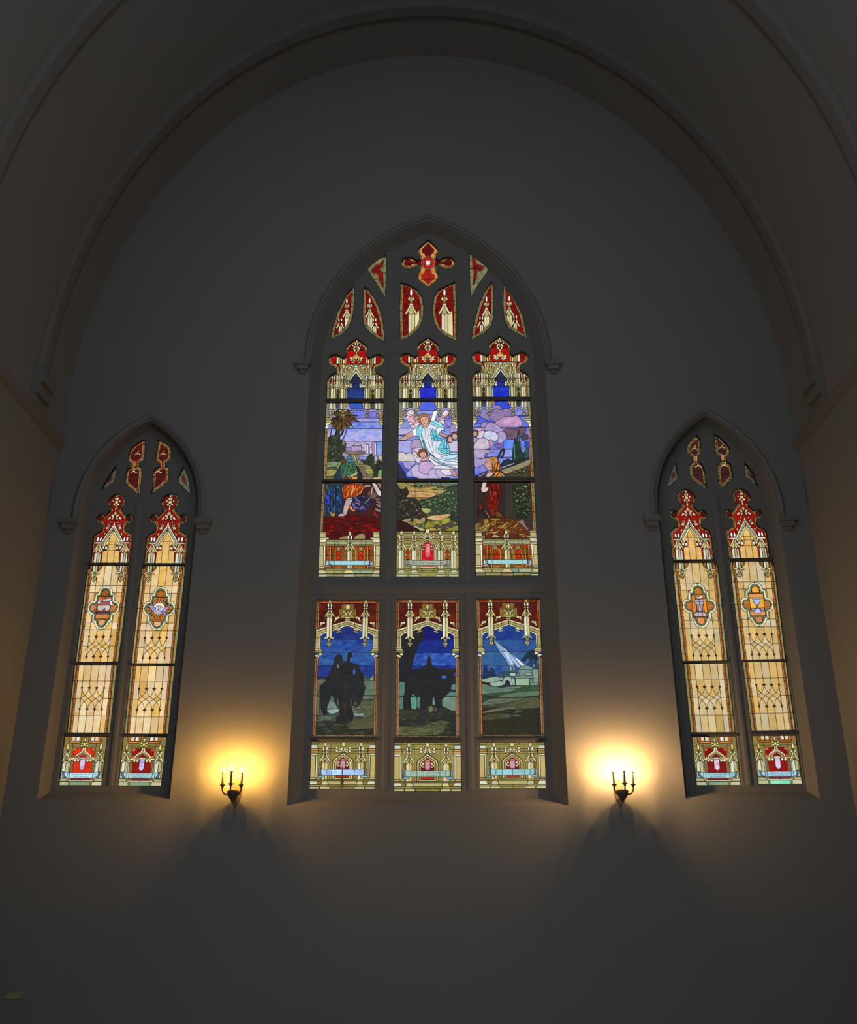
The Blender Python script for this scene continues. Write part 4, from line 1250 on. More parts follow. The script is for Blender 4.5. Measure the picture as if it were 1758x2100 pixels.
def scene_kneeling():
    A = Art(C7)
    A.out('33302c', "192 240 1282 240 1310 1000 1358 1932 214 1932 200 1000", '3a3430')
    A.P('302a28', "250 240 760 240 760 900 230 900", '382826', lead=0); A.folds(['4a1c18', '5c2018', '262424', '3c1818'], '250 430 420 430 440 900 240 900', 20, 88, 130, 20, 21, 8)
    A.P('561512', "430 300 520 262 660 270 700 420 660 480 640 700 560 870 480 850 420 600 470 440", '781c14')
    for s in ("445 310 520 268 600 290 530 340", "600 270 660 300 640 400 600 360", "480 720 520 740 570 840 500 850", "600 480 640 560 625 660 600 560", "310 650 340 640 330 750 305 740"):
        A.P('8c2a16', s, '6a1814', 1)
    for e in ("520 280 540 480 500 860", "600 280 610 520 580 840", "460 320 560 420", "640 420 560 640", "440 520 470 700"):
        A.L(e, 1)
    A.folds(['a83418', '861c14', '3c1010', 'c05a28', '6a1614', '581210'], '440 310 660 280 690 420 640 700 560 860 490 840 430 600 470 440', 60, 82, 110, 14, 16, 18)
    A.P('6a1414', "620 420 690 380 690 470 640 500", None, 1); A.P('4c2018', "580 780 660 790 720 880 600 890", '7c4424', 1)
    A.P('c4aca8', "362 232 420 232 418 300 400 345 440 340 452 380 415 425 345 432 322 380 340 300", 'd8c4c0', 1)
    # gold drapery
    A.P('5a2a1c', "360 900 500 880 1000 920 1200 1060 1200 1270 230 1270 230 1000", '6e3a20')
    A.P('5c5230', "222 1000 320 990 420 1060 460 1130 222 1160", '7a6c3c', 1); A.P('7a6428', "365 940 440 905 480 1070 400 1050", 'a08838', 1); A.P('c0a868', "370 950 400 1020 480 1075 390 1050", None, 1)
    for s, c in (("490 915 560 900 690 915 540 950", '9c8038'), ("530 990 640 960 760 970 640 1010", '8a6c30'), ("555 1095 700 1020 800 960 910 930 860 980 700 1060", 'a88a3c'), ("880 1110 920 1020 1010 935 980 1020", 'a08438'), ("800 1080 870 1050 860 1085", 'b88c40'), ("820 960 900 960 860 1030 800 1040", '6e4824'), ("590 780 640 800 690 870 650 860", '8c5a28'), ("700 1110 780 1070 840 1120 760 1130", '7c4c24')):
        A.P(c, s, None, 1)
    A.folds(['b89848', '3c1c14', 'd0b060', '7a5a28', '8c4020', '5a2416'], '370 920 1000 930 1180 1080 1180 1240 250 1240 250 1010', 70, -22, 130, 15, 17, 25)
    A.P('8c7a78', "1000 980 1050 918 1090 930 1110 1000 1180 1110 1140 1110 1060 1020", '6e5e60', 1); A.B('c0ac90', "390 760 430 820 480 900", 14, 1); A.B('9c8460', "830 1165 900 1155 980 1170 1045 1220", 14, 1)
    A.P('a89a5c', "520 1215 570 1190 640 1215 640 1245 540 1245", None, 1); A.P('7a6444', "400 1160 440 1145 460 1180 420 1210", None, 1)
    # bush
    A.P('252a22', "880 300 1180 250 1220 300 1230 800 1140 900 960 900 900 600", '303828', lead=0); A.folds(['3c4a32', '5c6a44', '1c201a', '75835a', '465236'], '890 310 1180 260 1225 320 1225 790 1140 890 970 890 905 600', 80, 40, 40, 18, 18, 80)
    rr = random.Random(4)
    for x, y, r in ((1020, 362, 24), (1120, 330, 30), (1070, 380, 20), (1180, 300, 22), (1150, 420, 26), (1080, 470, 34), (960, 400, 14), (930, 450, 16), (930, 510, 22), (965, 585, 34), (1070, 575, 24), (1150, 580, 16), (1130, 640, 22), (1190, 690, 26), (1050, 690, 22), (1160, 740, 20), (960, 730, 16), (1180, 520, 20), (1000, 440, 14), (1110, 520, 16), (1190, 620, 16), (980, 660, 12)):
        A.E(rr.choice(('6d7a52', '828c60', '566444', '95a078')), x, y, r, r * .8, rr.uniform(-40, 40), n=7)
    border(A, 1275, 1320, 245, 1120, -70, '7a7a5a', 'g', 'd07c38', 150)
    balustrade(A, chain(affine([(130, 1148), (1225, 1148), (1212, 1950)], [(212, 1128), (1326, 1122), (1356, 1928)]), C7))
    A.build(SG, 'stained glass scene of a kneeling woman in dark red above a balustrade', 'stained glass', 'picture panels of the tall central window')

def scene_valley():
    A = Art(C5)
    A.out('5c5a3a', "122 240 1216 240 1228 1000 1238 1948 112 1948 118 1000", '6e6a40')
    A.P('5f6f58', "110 240 470 240 450 330 110 270", '7a6a4a'); A.P('66785e', "440 240 680 240 750 305 520 335 420 300", '54684e'); A.P('a8aa9c', "672 252 710 246 748 300 715 290"); A.P('647e74', "745 240 1230 240 1230 320 1000 332 750 302", '54706a')
    A.P('9a9058', "110 262 250 256 440 330 940 350 900 395 500 345 110 330", '847c4c', 1); A.P('c89c5c', "262 346 450 340 930 400 960 388 880 445 450 432 290 415", 'b08c58', 1); A.P('b4a46c', "540 312 640 318 860 345 760 365", None, 1)
    A.P('c49a60', "300 420 450 416 870 450 790 505 700 526 282 526 330 470", 'd8a878', 1); A.P('b0a060', "770 400 960 400 940 465 860 470", None, 1); A.P('7a6a3c', "280 532 720 530 560 600 400 566", '9a7c44', 1)
    A.P('c0a064', "1040 340 1200 310 1150 400 1080 420", '98884c', 1)
    for e in ("440 250 460 540", "910 240 915 470", "110 330 500 345", "282 526 780 526"):
        A.L(e, 1)
    A.folds(['b8a468', '8a8450', 'd0ac70', '7c8458', '9c7c48'], '130 260 1200 260 1200 330 860 510 290 520 130 340', 50, 7, 150, 12, 22, 8)
    # trees on the right
    A.P('2e3a2c', "560 560 640 560 770 520 832 482 942 452 1000 372 1082 332 1230 340 1240 940 1080 930 700 830 640 790 560 740 520 640", '3a4a38', 1)
    rr = random.Random(9)
    for x, y, rx, ry in ((820, 548, 40, 30), (570, 625, 46, 34), (690, 585, 60, 28), (720, 650, 44, 40), (610, 690, 46, 20), (800, 610, 34, 30), (900, 590, 46, 24), (985, 560, 30, 36), (1050, 450, 40, 26), (1130, 440, 28, 30), (1000, 400, 26, 30), (1130, 545, 24, 24), (830, 690, 24, 24), (940, 680, 26, 22), (1050, 640, 28, 22), (1170, 700, 20, 30), (940, 770, 24, 14), (860, 780, 30, 16)):
        A.E(rr.choice(('58704c', '6a7a54', '455a44', '727850', '4e7a58')), x, y, rx, ry, rr.uniform(-30, 30), n=8)
    A.folds(['4a5e44', '222a22', '66785a', '3a5a4c', '58643e', '7c8c64'], '660 600 840 500 1000 390 1220 350 1230 930 1090 920 720 820', 90, -30, 52, 20, 19, 60)
    A.P('aca46c', "556 722 640 716 738 740 704 800 640 808 590 780", '949060', 1)
    for e in ("1100 920 1150 760", "1120 930 1200 770", "1090 930 1110 800", "1140 940 1220 860"):
        A.B('4a7464', e, 10)
    # dark flock and rock on the left
    A.P('282725', "110 330 180 352 252 372 300 350 334 452 292 522 402 532 482 562 542 642 562 742 602 802 664 862 652 970 602 978 560 922 430 882 402 962 300 902 200 942 110 965", '3a342a', 1)
    A.folds(['4a4030', '181818', '5e5240', '3a3c34', '6e6450'], '130 350 250 380 320 460 400 540 540 650 600 820 640 950 430 870 300 890 130 950', 50, 70, 60, 14, 20, 40)
    for s, c in (("200 600 230 560 250 580 220 612", '7c6c4c'), ("370 600 400 590 410 650 380 650", '7a5434'), ("455 710 480 730 500 790 470 760", '9a8c80'), ("500 790 530 800 550 840 510 830", '8c4c30'), ("290 780 340 830 320 850 290 840", '6e6844'), ("170 340 270 335 250 375 190 375", '93905c'), ("270 560 320 555 320 590 280 590", '6b7a7a')):
        A.P(c, s, None, 1)
    # path and field
    A.P('d2b880', "660 880 760 850 1085 820 1045 880 910 952 680 912", 'c08c5c', 1); A.P('9c9068', "215 940 290 910 372 900 362 952 290 982", None, 1); A.P('ac9c6c', "418 925 480 900 530 924 620 875 618 982 480 995", '948858', 1)
    for s, c in (("285 992 380 950 402 1032 320 1024", '7c8050'), ("395 960 440 950 488 1030 430 1040", '92883c'), ("560 1000 620 990 610 1060 570 1040", '5c8a54'), ("622 1022 720 942 804 1050 700 1092 640 1092", '96883c'), ("742 952 880 950 892 1002 800 1026", '8a8c48'), ("920 985 960 908 1085 898 1044 982 970 1004", 'a8a440'), ("800 1042 1000 1002 1250 950 1250 1040 1000 1102 900 1112", '4a4238'), ("1000 1102 1250 1020 1250 1120 1000 1126", '8a8438'), ("408 1042 500 1040 636 1112 530 1126", 'a8aa80'), ("690 1092 762 1052 856 1118 700 1126", 'b89c48'), ("850 1080 910 1075 910 1120 860 1120", '868a4c')):
        A.P(c, s, None, 1)
    A.P('3c1a1a', "110 955 250 962 402 1042 535 1126 300 1150 110 1150", '2f2422', 1)
    A.folds(['a89c4c', '6c7440', '4c4a30', 'b8a860', '7c8c50'], '300 960 1220 930 1220 1110 560 1110', 40, -8, 90, 14, 23, 25)
    # foot of the light
    A.P('8a8044', "110 1135 1236 1135 1240 1950 105 1950", '9c9254')
    A.P('6e6a40', "110 1140 1236 1140 1236 1172 110 1172", '8f8a58'); A.P('9c8448', "110 1236 1236 1236 1236 1268 110 1268")
    for e in ("110 1172 1236 1172", "110 1265 1236 1265", "110 1300 540 1300", "820 1300 1236 1300", "110 1562 1236 1562", "110 1360 400 1360", "950 1360 1236 1360"):
        A.L(e)
    for cx in (320, 1030):
        A.P('b09c58', [(cx - 60, 1470), (cx, 1420), (cx + 60, 1470), (cx + 60, 1640), (cx - 60, 1640)]); A.E('c8371c', cx, 1515, 40, 38, c2='a03018'); A.E('c04a20', cx, 1598, 40, 36, c2='9c2a18'); A.P('8a4a28', [(cx, 1450), (cx + 20, 1482), (cx, 1500), (cx - 20, 1482)])
    # niche
    A.P('c', "675 1262 740 1300 820 1360 832 1440 832 1785 525 1785 525 1440 535 1360 612 1300", 'C'); A.P('o', "675 1285 735 1318 800 1372 812 1440 812 1785 546 1785 546 1440 556 1372 615 1318")
    A.P('C', "675 1295 735 1328 796 1380 802 1440 802 1785 556 1785 556 1440 562 1380 615 1328"); A.P('r', "675 1312 725 1340 778 1392 786 1450 786 1780 570 1780 570 1450 576 1392 625 1340", 'd0202a')
    A.P('C', "570 1450 600 1440 625 1450 625 1468 575 1466"); A.P('C', "786 1450 756 1440 728 1450 728 1468 782 1466"); A.E('c', 610, 1405, 18, 20); A.E('c', 745, 1405, 18, 20); A.E('c', 575, 1410, 14, 26); A.E('c', 780, 1410, 14, 26)
    A.P('ee9aa2', "632 1376 722 1376 726 1560 704 1602 650 1602 630 1565", 'd85c64'); A.P('f0c8b8', "632 1362 722 1362 722 1380 632 1380"); A.P('b8622c', "570 1735 786 1735 786 1770 570 1770", 'a84828'); A.P('W', "545 1768 812 1768 820 1786 535 1786", 'C')
    # fleur
    for x, y, x1, y1, w in ((675, 1250, 612, 1150, 34), (675, 1255, 575, 1180, 30), (660, 1260, 560, 1250, 30)):
        A.leaf('C', x, y, x1, y1, w, 675)
    A.E('C', 568, 1180, 20, 24, mir=675); A.E('w', 570, 1240, 20, 22, mir=675); A.E('C', 675, 1130, 40, 46); A.E('c', 675, 1225, 16, 26)
    for cx in (205, 435, 905, 1140):
        pinnacle(A, cx, 1165, .98, 1795, 'w', 'c', 'c', 46)
    # banner
    A.P('8fa6b0', "285 1640 318 1650 322 1730 280 1740"); A.P('a8a49c', "1035 1640 1068 1645 1072 1740 1036 1740"); A.P('9fc0b8', "280 1742 370 1738 375 1760 280 1762"); A.P('b0b4c8', "985 1745 1070 1735 1070 1762 990 1762")
    A.P('afb7a4', "338 1640 385 1658 968 1658 1018 1638 1004 1690 1016 1730 962 1744 392 1744 340 1720 352 1690", '9db0a4'); A.L("430 1658 430 1744"); A.L("908 1658 908 1744")
    lettering(A, "Pastor R.C.Dawson  1907", 388, 975, 1722, 40)
    # plinths
    A.P('86803f', "105 1800 1240 1800 1240 1950 105 1950", '9c9458'); A.L("105 1840 1240 1840"); A.L("105 1880 1240 1880"); A.L("560 1800 560 1880"); A.L("790 1800 790 1880"); A.L("675 1880 675 1950")
    for cx in (205, 435, 915, 1150):
        A.P('c', [(cx - 60, 1798), (cx + 60, 1798), (cx + 60, 1822), (cx - 60, 1822)]); A.P('ccc896', [(cx - 42, 1826), (cx + 42, 1826), (cx + 66, 1880), (cx - 66, 1880)], 'b8c0a0'); A.P('b0aa74', [(cx - 104, 1886), (cx + 104, 1886), (cx + 104, 1912), (cx - 104, 1912)]); A.P('ccc490', [(cx - 92, 1916), (cx + 92, 1916), (cx + 92, 1955), (cx - 92, 1955)], 'a8b898')
    A.build(SG, 'stained glass scene of a green valley above a red niche and dated banner', 'stained glass', 'picture panels of the tall central window')
# ---------------------------------------------------------------- lower lights of the central window
L1, L2, L3 = crop(620, 1210, 6.772), crop(795, 1210, 6.776), crop(960, 1210, 6.776)

def scene_frame(A):
    """arched stone frame over a lower scene (crop units of the middle light about its axis x = 0)"""
    A.P('3c1c18', "-445 130 445 130 445 560 0 420 -445 560", '5c2018')
    for s in ("-230 300 -180 280 -120 330 -150 400 -220 380", "300 300 380 330 400 430 320 420", "120 230 170 220 190 300 130 330", "-390 200 -330 210 -340 300 -390 320"):
        A.P('4c1c16', s, '6a2418', 1, lead=0)
    A.P('5c2c20', "-445 132 445 132 445 154 -445 154", '8a5030')
    A.P('c86c38', "-400 156 400 156 400 176 -400 176", 'a84a28')
    for x in (-360, -200, -90, 20, 130, 200, 300, 380):
        A.L([(x, 132), (x, 176)])
    for s in (-1, 1):
        A.P('6a5c40', [(s * 415, 132), (s * 445, 132), (s * 445, 560), (s * 415, 560)], '8a5a38'); A.P('c87844', [(s * 396, 176), (s * 414, 160), (s * 414, 560), (s * 396, 560)], 'a85028')
        for y in (300, 430):
            A.L([(s * 396, y), (s * 445, y)])
    # central finial
    A.P('6f5426', "-75 190 75 190 75 250 110 262 110 390 0 350 -110 390 -110 262 -75 250", '8a7434')
    A.B('d08848', "-112 400 -112 262 -78 250 -78 192", 12); A.B('d08848', "112 400 112 262 78 250 78 192", 12)
    A.leaf('C', 0, 185, 0, 280, 34); A.leaf('y', 22, 195, 22, 275, 18, 0); A.P('a08c40', "-60 330 0 345 60 330 105 390 0 385 -105 390")
    A.P('C', "-75 300 -50 282 -20 300 -8 345 -30 350 -45 320", 'c', 1, 0); A.E('c', 38, 305, 14, 14, mir=0); A.E('o', 0, 305, 18, 26)
    A.P('C', "-40 372 40 372 40 388 -40 388"); A.P('O', "-36 392 36 392 20 438 -20 438"); A.L("0 390 0 440")
    # crockets
    for x, y in ((142, 392), (345, 462)):
        A.E('C', x - 14, y - 8, 22, 18, mir=0); A.E('c', x + 16, y + 2, 18, 24, mir=0); A.E('O', x + 30, y + 34, 16, 14, mir=0)
    # arch band
    for s in (-1, 1):
        A.P('C', [(0, 418), (s * 200, 478), (s * 432, 552), (s * 432, 580), (s * 200, 505), (0, 440)], 'c'); A.P('b0a066', [(0, 442), (s * 200, 507), (s * 432, 582), (s * 436, 790), (s * 385, 790), (s * 385, 622), (s * 345, 590), (s * 200, 545), (0, 472)], '9c9060')
        A.P('w', [(0, 474), (s * 200, 548), (s * 345, 592), (s * 385, 624), (s * 385, 790), (s * 368, 790), (s * 366, 640), (s * 335, 612), (s * 200, 570), (0, 495)], 'C')
        A.L([(s * 200, 478), (s * 205, 570)]); A.L([(s * 355, 560), (s * 345, 615)]); A.L([(s * 368, 665), (s * 440, 665)]); A.L([(s * 100, 446), (s * 104, 535)])
        # capital
        A.P('c', [(s * 365, 792), (s * 438, 792), (s * 438, 812), (s * 360, 812)]); A.P('b8ac74', [(s * 360, 814), (s * 438, 814), (s * 438, 846), (s * 335, 846)]); A.P('O', [(s * 335, 848), (s * 438, 848), (s * 438, 870), (s * 345, 870)])
        A.E('C', s * 365, 892, 26, 20); A.P('C', [(s * 438, 905), (s * 400, 900), (s * 375, 930), (s * 400, 945), (s * 438, 920)], None, 1); A.E('a8a8a8', s * 428, 960, 12, 16)
    A.L("0 418 0 495")
    for x, y in ((120, 540),):
        A.P('C', "80 522 150 548 140 570 118 560 96 556", None, 0, 0); A.E('c', 118, 578, 16, 14, mir=0); A.E('c', 96, 574, 12, 10, mir=0); A.E('c', 138, 584, 11, 10, mir=0)
    for cx in (-248, 248):
        pinnacle(A, cx, 158, .70, 655, 'w', 'd8c890', 'O', 54)
        pendant(A, cx, 655, 1.05)

def scene_border(A):
    for s in (-1, 1):
        A.P('5c5848', [(s * 418, 950), (s * 446, 950), (s * 448, 2050), (s * 422, 2050)], '7a6a50'); A.P('d0804a', [(s * 396, 930), (s * 416, 930), (s * 424, 2040), (s * 402, 2040)], 'a85c30')
        for y in (1200, 1470, 1740):
            A.L([(s * 390, y), (s * 450, y)])
    A.P('4a3c34', "-450 2024 450 2024 450 2052 -450 2052", '6a5a48'); A.P('7a6248', "-390 2026 -300 2026 -300 2044 -390 2044"); A.P('8a7050', "-280 2026 -100 2026 -100 2044 -280 2044"); A.P('7a6248', "-80 2026 100 2026 100 2044 -80 2044"); A.P('8a7050', "120 2026 280 2026 280 2044 120 2044"); A.P('7a6248', "300 2026 390 2026 390 2044 300 2044")

def lower(cr, dst, draw, lab):
    src = [(-430, 140), (430, 140), (0, 470), (-448, 2045), (448, 2045)]
    A = Art(chain(affine(src, dst), cr))
    A.out('2b2c2c', "-440 132 440 132 448 2056 -448 2056", '302f30')
    g = A.f
    A.f = cr
    draw(A)
    A.f = g
    scene_frame(A)
    scene_border(A)
    A.build(SG, lab, 'stained glass', 'lower picture panels of the tall central window')

def draw_rider(A):
    A.P('1f2a6c', "200 480 1050 480 1050 700 200 700", '2a4080'); A.P('223484', "200 690 1050 690 1050 866 200 866", '365e9c'); A.P('264088', "200 866 1050 866 1050 1052 200 1052", '3a68a0'); A.P('1e2a72', "200 1052 1050 1052 1050 1260 200 1260", '2e468c')
    for e in ("200 690 1050 690", "200 866 1050 866", "200 1052 1050 1052"):
        A.L(e)
    A.P('3c4844', "190 1220 1050 1220 1050 2040 150 2040", '4c584c')
    A.P('2c2f3c', "190 1210 350 1200 350 1260 190 1260"); A.P('5c5c4c', "200 1256 340 1250 250 1340 210 1470 190 1470", '6c6a58', 1)
    A.P('566a5c', "830 1260 1010 1258 1010 1460 850 1460 880 1350", '68806c'); A.P('6a8270', "830 1470 1010 1478 990 1510 830 1512", '58705c'); A.P('44523c', "690 1620 830 1530 1010 1530 1010 1800 860 1800", '5a5e48')
    A.P('64786e', "345 1600 380 1540 440 1530 480 1620 510 1650 360 1655", '7a8c80', 1); A.P('7c9c94', "345 1660 515 1652 510 1690 400 1722", '90aca4', 1); A.P('566a60', "370 1530 400 1470 440 1480 440 1540", None, 1)
    A.P('6e7266', "690 1620 760 1600 830 1660 760 1700 710 1700", None, 1); A.P('829c98', "700 1706 856 1700 850 1746 740 1752", '6c8480', 1); A.P('404a40', "190 1760 400 1740 470 1730 460 1780 300 1820", '5a6a5c', 1); A.P('5c6a58', "270 1640 300 1650 320 1730 280 1720", None, 1)
    A.P('4c4c38', "640 1900 720 1800 880 1780 1010 1730 1010 1900 800 1950 600 1960", '5c583e', 1); A.P('6a6c54', "590 1840 640 1760 680 1770 640 1820", None, 1); A.P('2b2d28', "190 1830 600 1820 640 1940 1010 1930 1010 2030 180 2030", '38382c')
    A.P('889c9c', "935 1250 945 1215 970 1210 975 1180 995 1185 990 1250"); A.P('44605a', "850 1190 880 1180 890 1220 850 1220"); A.P('6c6a5c', "205 1480 240 1480 235 1740 195 1740", '555848')
    A.folds(['4c5a4e', '46524a', '54563f', '3a443a'], '200 1500 1000 1300 1000 2000 190 2000', 60, 0, 110, 16, 8, 18)
    # camel and rider
    A.P('262728', "250 1330 350 1240 360 1190 420 1070 460 930 500 890 550 910 560 980 620 1000 630 900 640 866 690 870 690 920 660 950 660 1010 720 1020 790 1050 800 1110 850 1170 850 1260 870 1350 860 1440 830 1510 800 1590 750 1620 700 1600 690 1520 660 1500 690 1680 720 1740 700 1800 620 1850 480 1850 470 1770 520 1740 515 1620 470 1600 440 1480 390 1470 370 1560 340 1640 350 1720 300 1740 260 1640 250 1500", '2e2f2f')
    A.P('2a5cb0', "700 1130 730 1090 740 1150 715 1190", '3c70c0', 1); A.P('6a4a8a', "670 1200 690 1190 690 1215 675 1220"); A.P('64707c', "480 1030 510 1040 510 1090 480 1080", None, 1)
    for e in ("510 950 530 935", "490 1140 540 1160 590 1140", "670 1090 690 1050", "600 1320 630 1360", "700 1330 700 1380", "620 1230 640 1260", "560 1040 570 1060", "720 1050 740 1060", "500 1110 480 1160", "640 1390 650 1500"):
        A.B('5a605e', e, 8)
    A.folds(['363a3a', '424848', '303434', '28303a'], '300 1300 420 1080 480 920 560 990 700 1030 800 1120 850 1300 800 1500 680 1480 560 1820 500 1800 500 1300 380 1450 290 1600', 36, 75, 60, 8, 3, 40)
    A.B('4c4a34', "560 1560 600 1640 580 1720", 14, 1); A.P('566058', "480 1520 500 1510 510 1600 480 1590", None, 1); A.P('5a5c50', "720 1560 750 1550 760 1600 730 1600", None, 1); A.L("540 1200 560 1500 540 1800", 1); A.L("350 1240 700 1200 850 1260", 1); A.L("690 1680 480 1640", 1); A.L("400 1100 640 1080 800 1110", 1)

def draw_travellers(A):
    A.P('20267c', "110 500 990 500 990 690 110 690", '1a1f5a'); A.P('20297e', "110 690 990 690 990 870 110 870", '223884'); A.P('243888', "110 870 990 870 990 1055 110 1055", '3c64b8'); A.P('1c2670', "110 1055 990 1055 990 1180 110 1180", '28448a')
    for e in ("110 690 990 690", "110 872 990 872", "110 1055 990 1055", "805 780 805 860"):
        A.L(e)
    A.P('2a2c2c', "100 1120 990 1090 990 2040 100 2040", '303230')
    A.P('4c786a', "155 1275 245 1275 240 1470 155 1470", '5a8474'); A.P('4c7466', "155 1480 220 1480 218 1660 155 1665", '5c8070'); A.P('4f8472', "315 1490 400 1475 410 1600 400 1665 330 1650", '5f9480'); A.P('58806e', "405 1490 460 1480 450 1650 410 1640"); A.P('7c9c90', "260 1540 275 1540 280 1655 262 1650"); A.P('5c8a76', "330 1470 350 1430 385 1465")
    A.P('6c9080', "620 1560 640 1480 662 1490 665 1600 625 1605"); A.P('84a090', "560 1600 570 1550 580 1600"); A.P('5c8a78', "890 1310 950 1312 950 1385 880 1385"); A.P('5a8672', "830 1450 870 1410 950 1415 950 1470 800 1475"); A.P('76897e', "755 1520 800 1480 950 1478 950 1680 870 1670 760 1610", '64806e')
    A.P('4a4c34', "155 1900 400 1900 600 1850 740 1810 860 1830 800 1900 700 2010 155 2020", '5f6244', 1); A.P('2f3528', "150 1660 400 1660 460 1700 380 1800 150 1800", '3c4030'); A.P('5c5c42', "565 1630 620 1610 630 1680 580 1700", '72735a', 1); A.P('525840', "640 1640 680 1620 690 1680 650 1690", None, 1)
    for e in ("320 1725 430 1722", "520 1660 535 1700", "770 1640 800 1700", "360 1780 440 1790", "600 1740 600 1800", "820 1650 800 1700"):
        A.B('646a58', e, 9)
    A.folds(['484e36', '3c4434', '54563c', '30382c'], '160 1700 940 1700 940 2010 160 2010', 60, 0, 110, 14, 9, 18)
    # dark tree and figures
    A.P('262828', "110 560 200 620 470 520 500 560 500 680 440 740 380 900 350 1000 335 1100 240 1260 110 1270", '2a2c34')
    A.P('242628', "240 1270 250 1230 330 1130 400 1110 470 1080 540 1050 556 960 575 900 600 960 620 1060 740 1110 860 1120 940 1120 950 1180 900 1300 860 1400 800 1440 750 1520 740 1640 680 1640 660 1560 640 1440 610 1580 560 1620 520 1640 470 1640 460 1480 440 1430 390 1460 340 1430 310 1500 320 1640 230 1650 220 1490 245 1400", '282a2c')
    A.folds(['303436', '363c3c', '2a3038'], '260 1280 400 1120 560 1000 740 1120 900 1140 850 1380 740 1500 560 1600 480 1600 440 1420 320 1420 250 1500', 50, 75, 60, 9, 5, 40); A.folds(['2a2e32', '2e3238', '30342e'], '130 620 480 560 440 720 340 1000 300 1120 140 1240', 34, 80, 80, 10, 6, 20)
    A.P('2c54b0', "752 1190 820 1190 825 1215 790 1240 755 1235", '3c64b8', 1); A.P('38409c', "915 1150 950 1140 950 1200 920 1200"); A.P('2f2f58', "500 1080 530 1070 530 1100 500 1100")
    for e in ("400 1110 420 1140", "340 1120 350 1130", "590 1120 610 1140", "240 900 245 930", "650 1075 690 1080", "275 1170 285 1200"):
        A.B('586068', e, 8)
    A.L("340 1110 560 1230 860 1120", 1); A.L("560 1230 560 1600"); A.L("245 1400 460 1480"); A.L("110 1000 340 1000"); A.L("700 1110 680 1500"); A.L("150 1800 500 1820 900 1760 980 1780", 1); A.L("600 1850 640 2030")

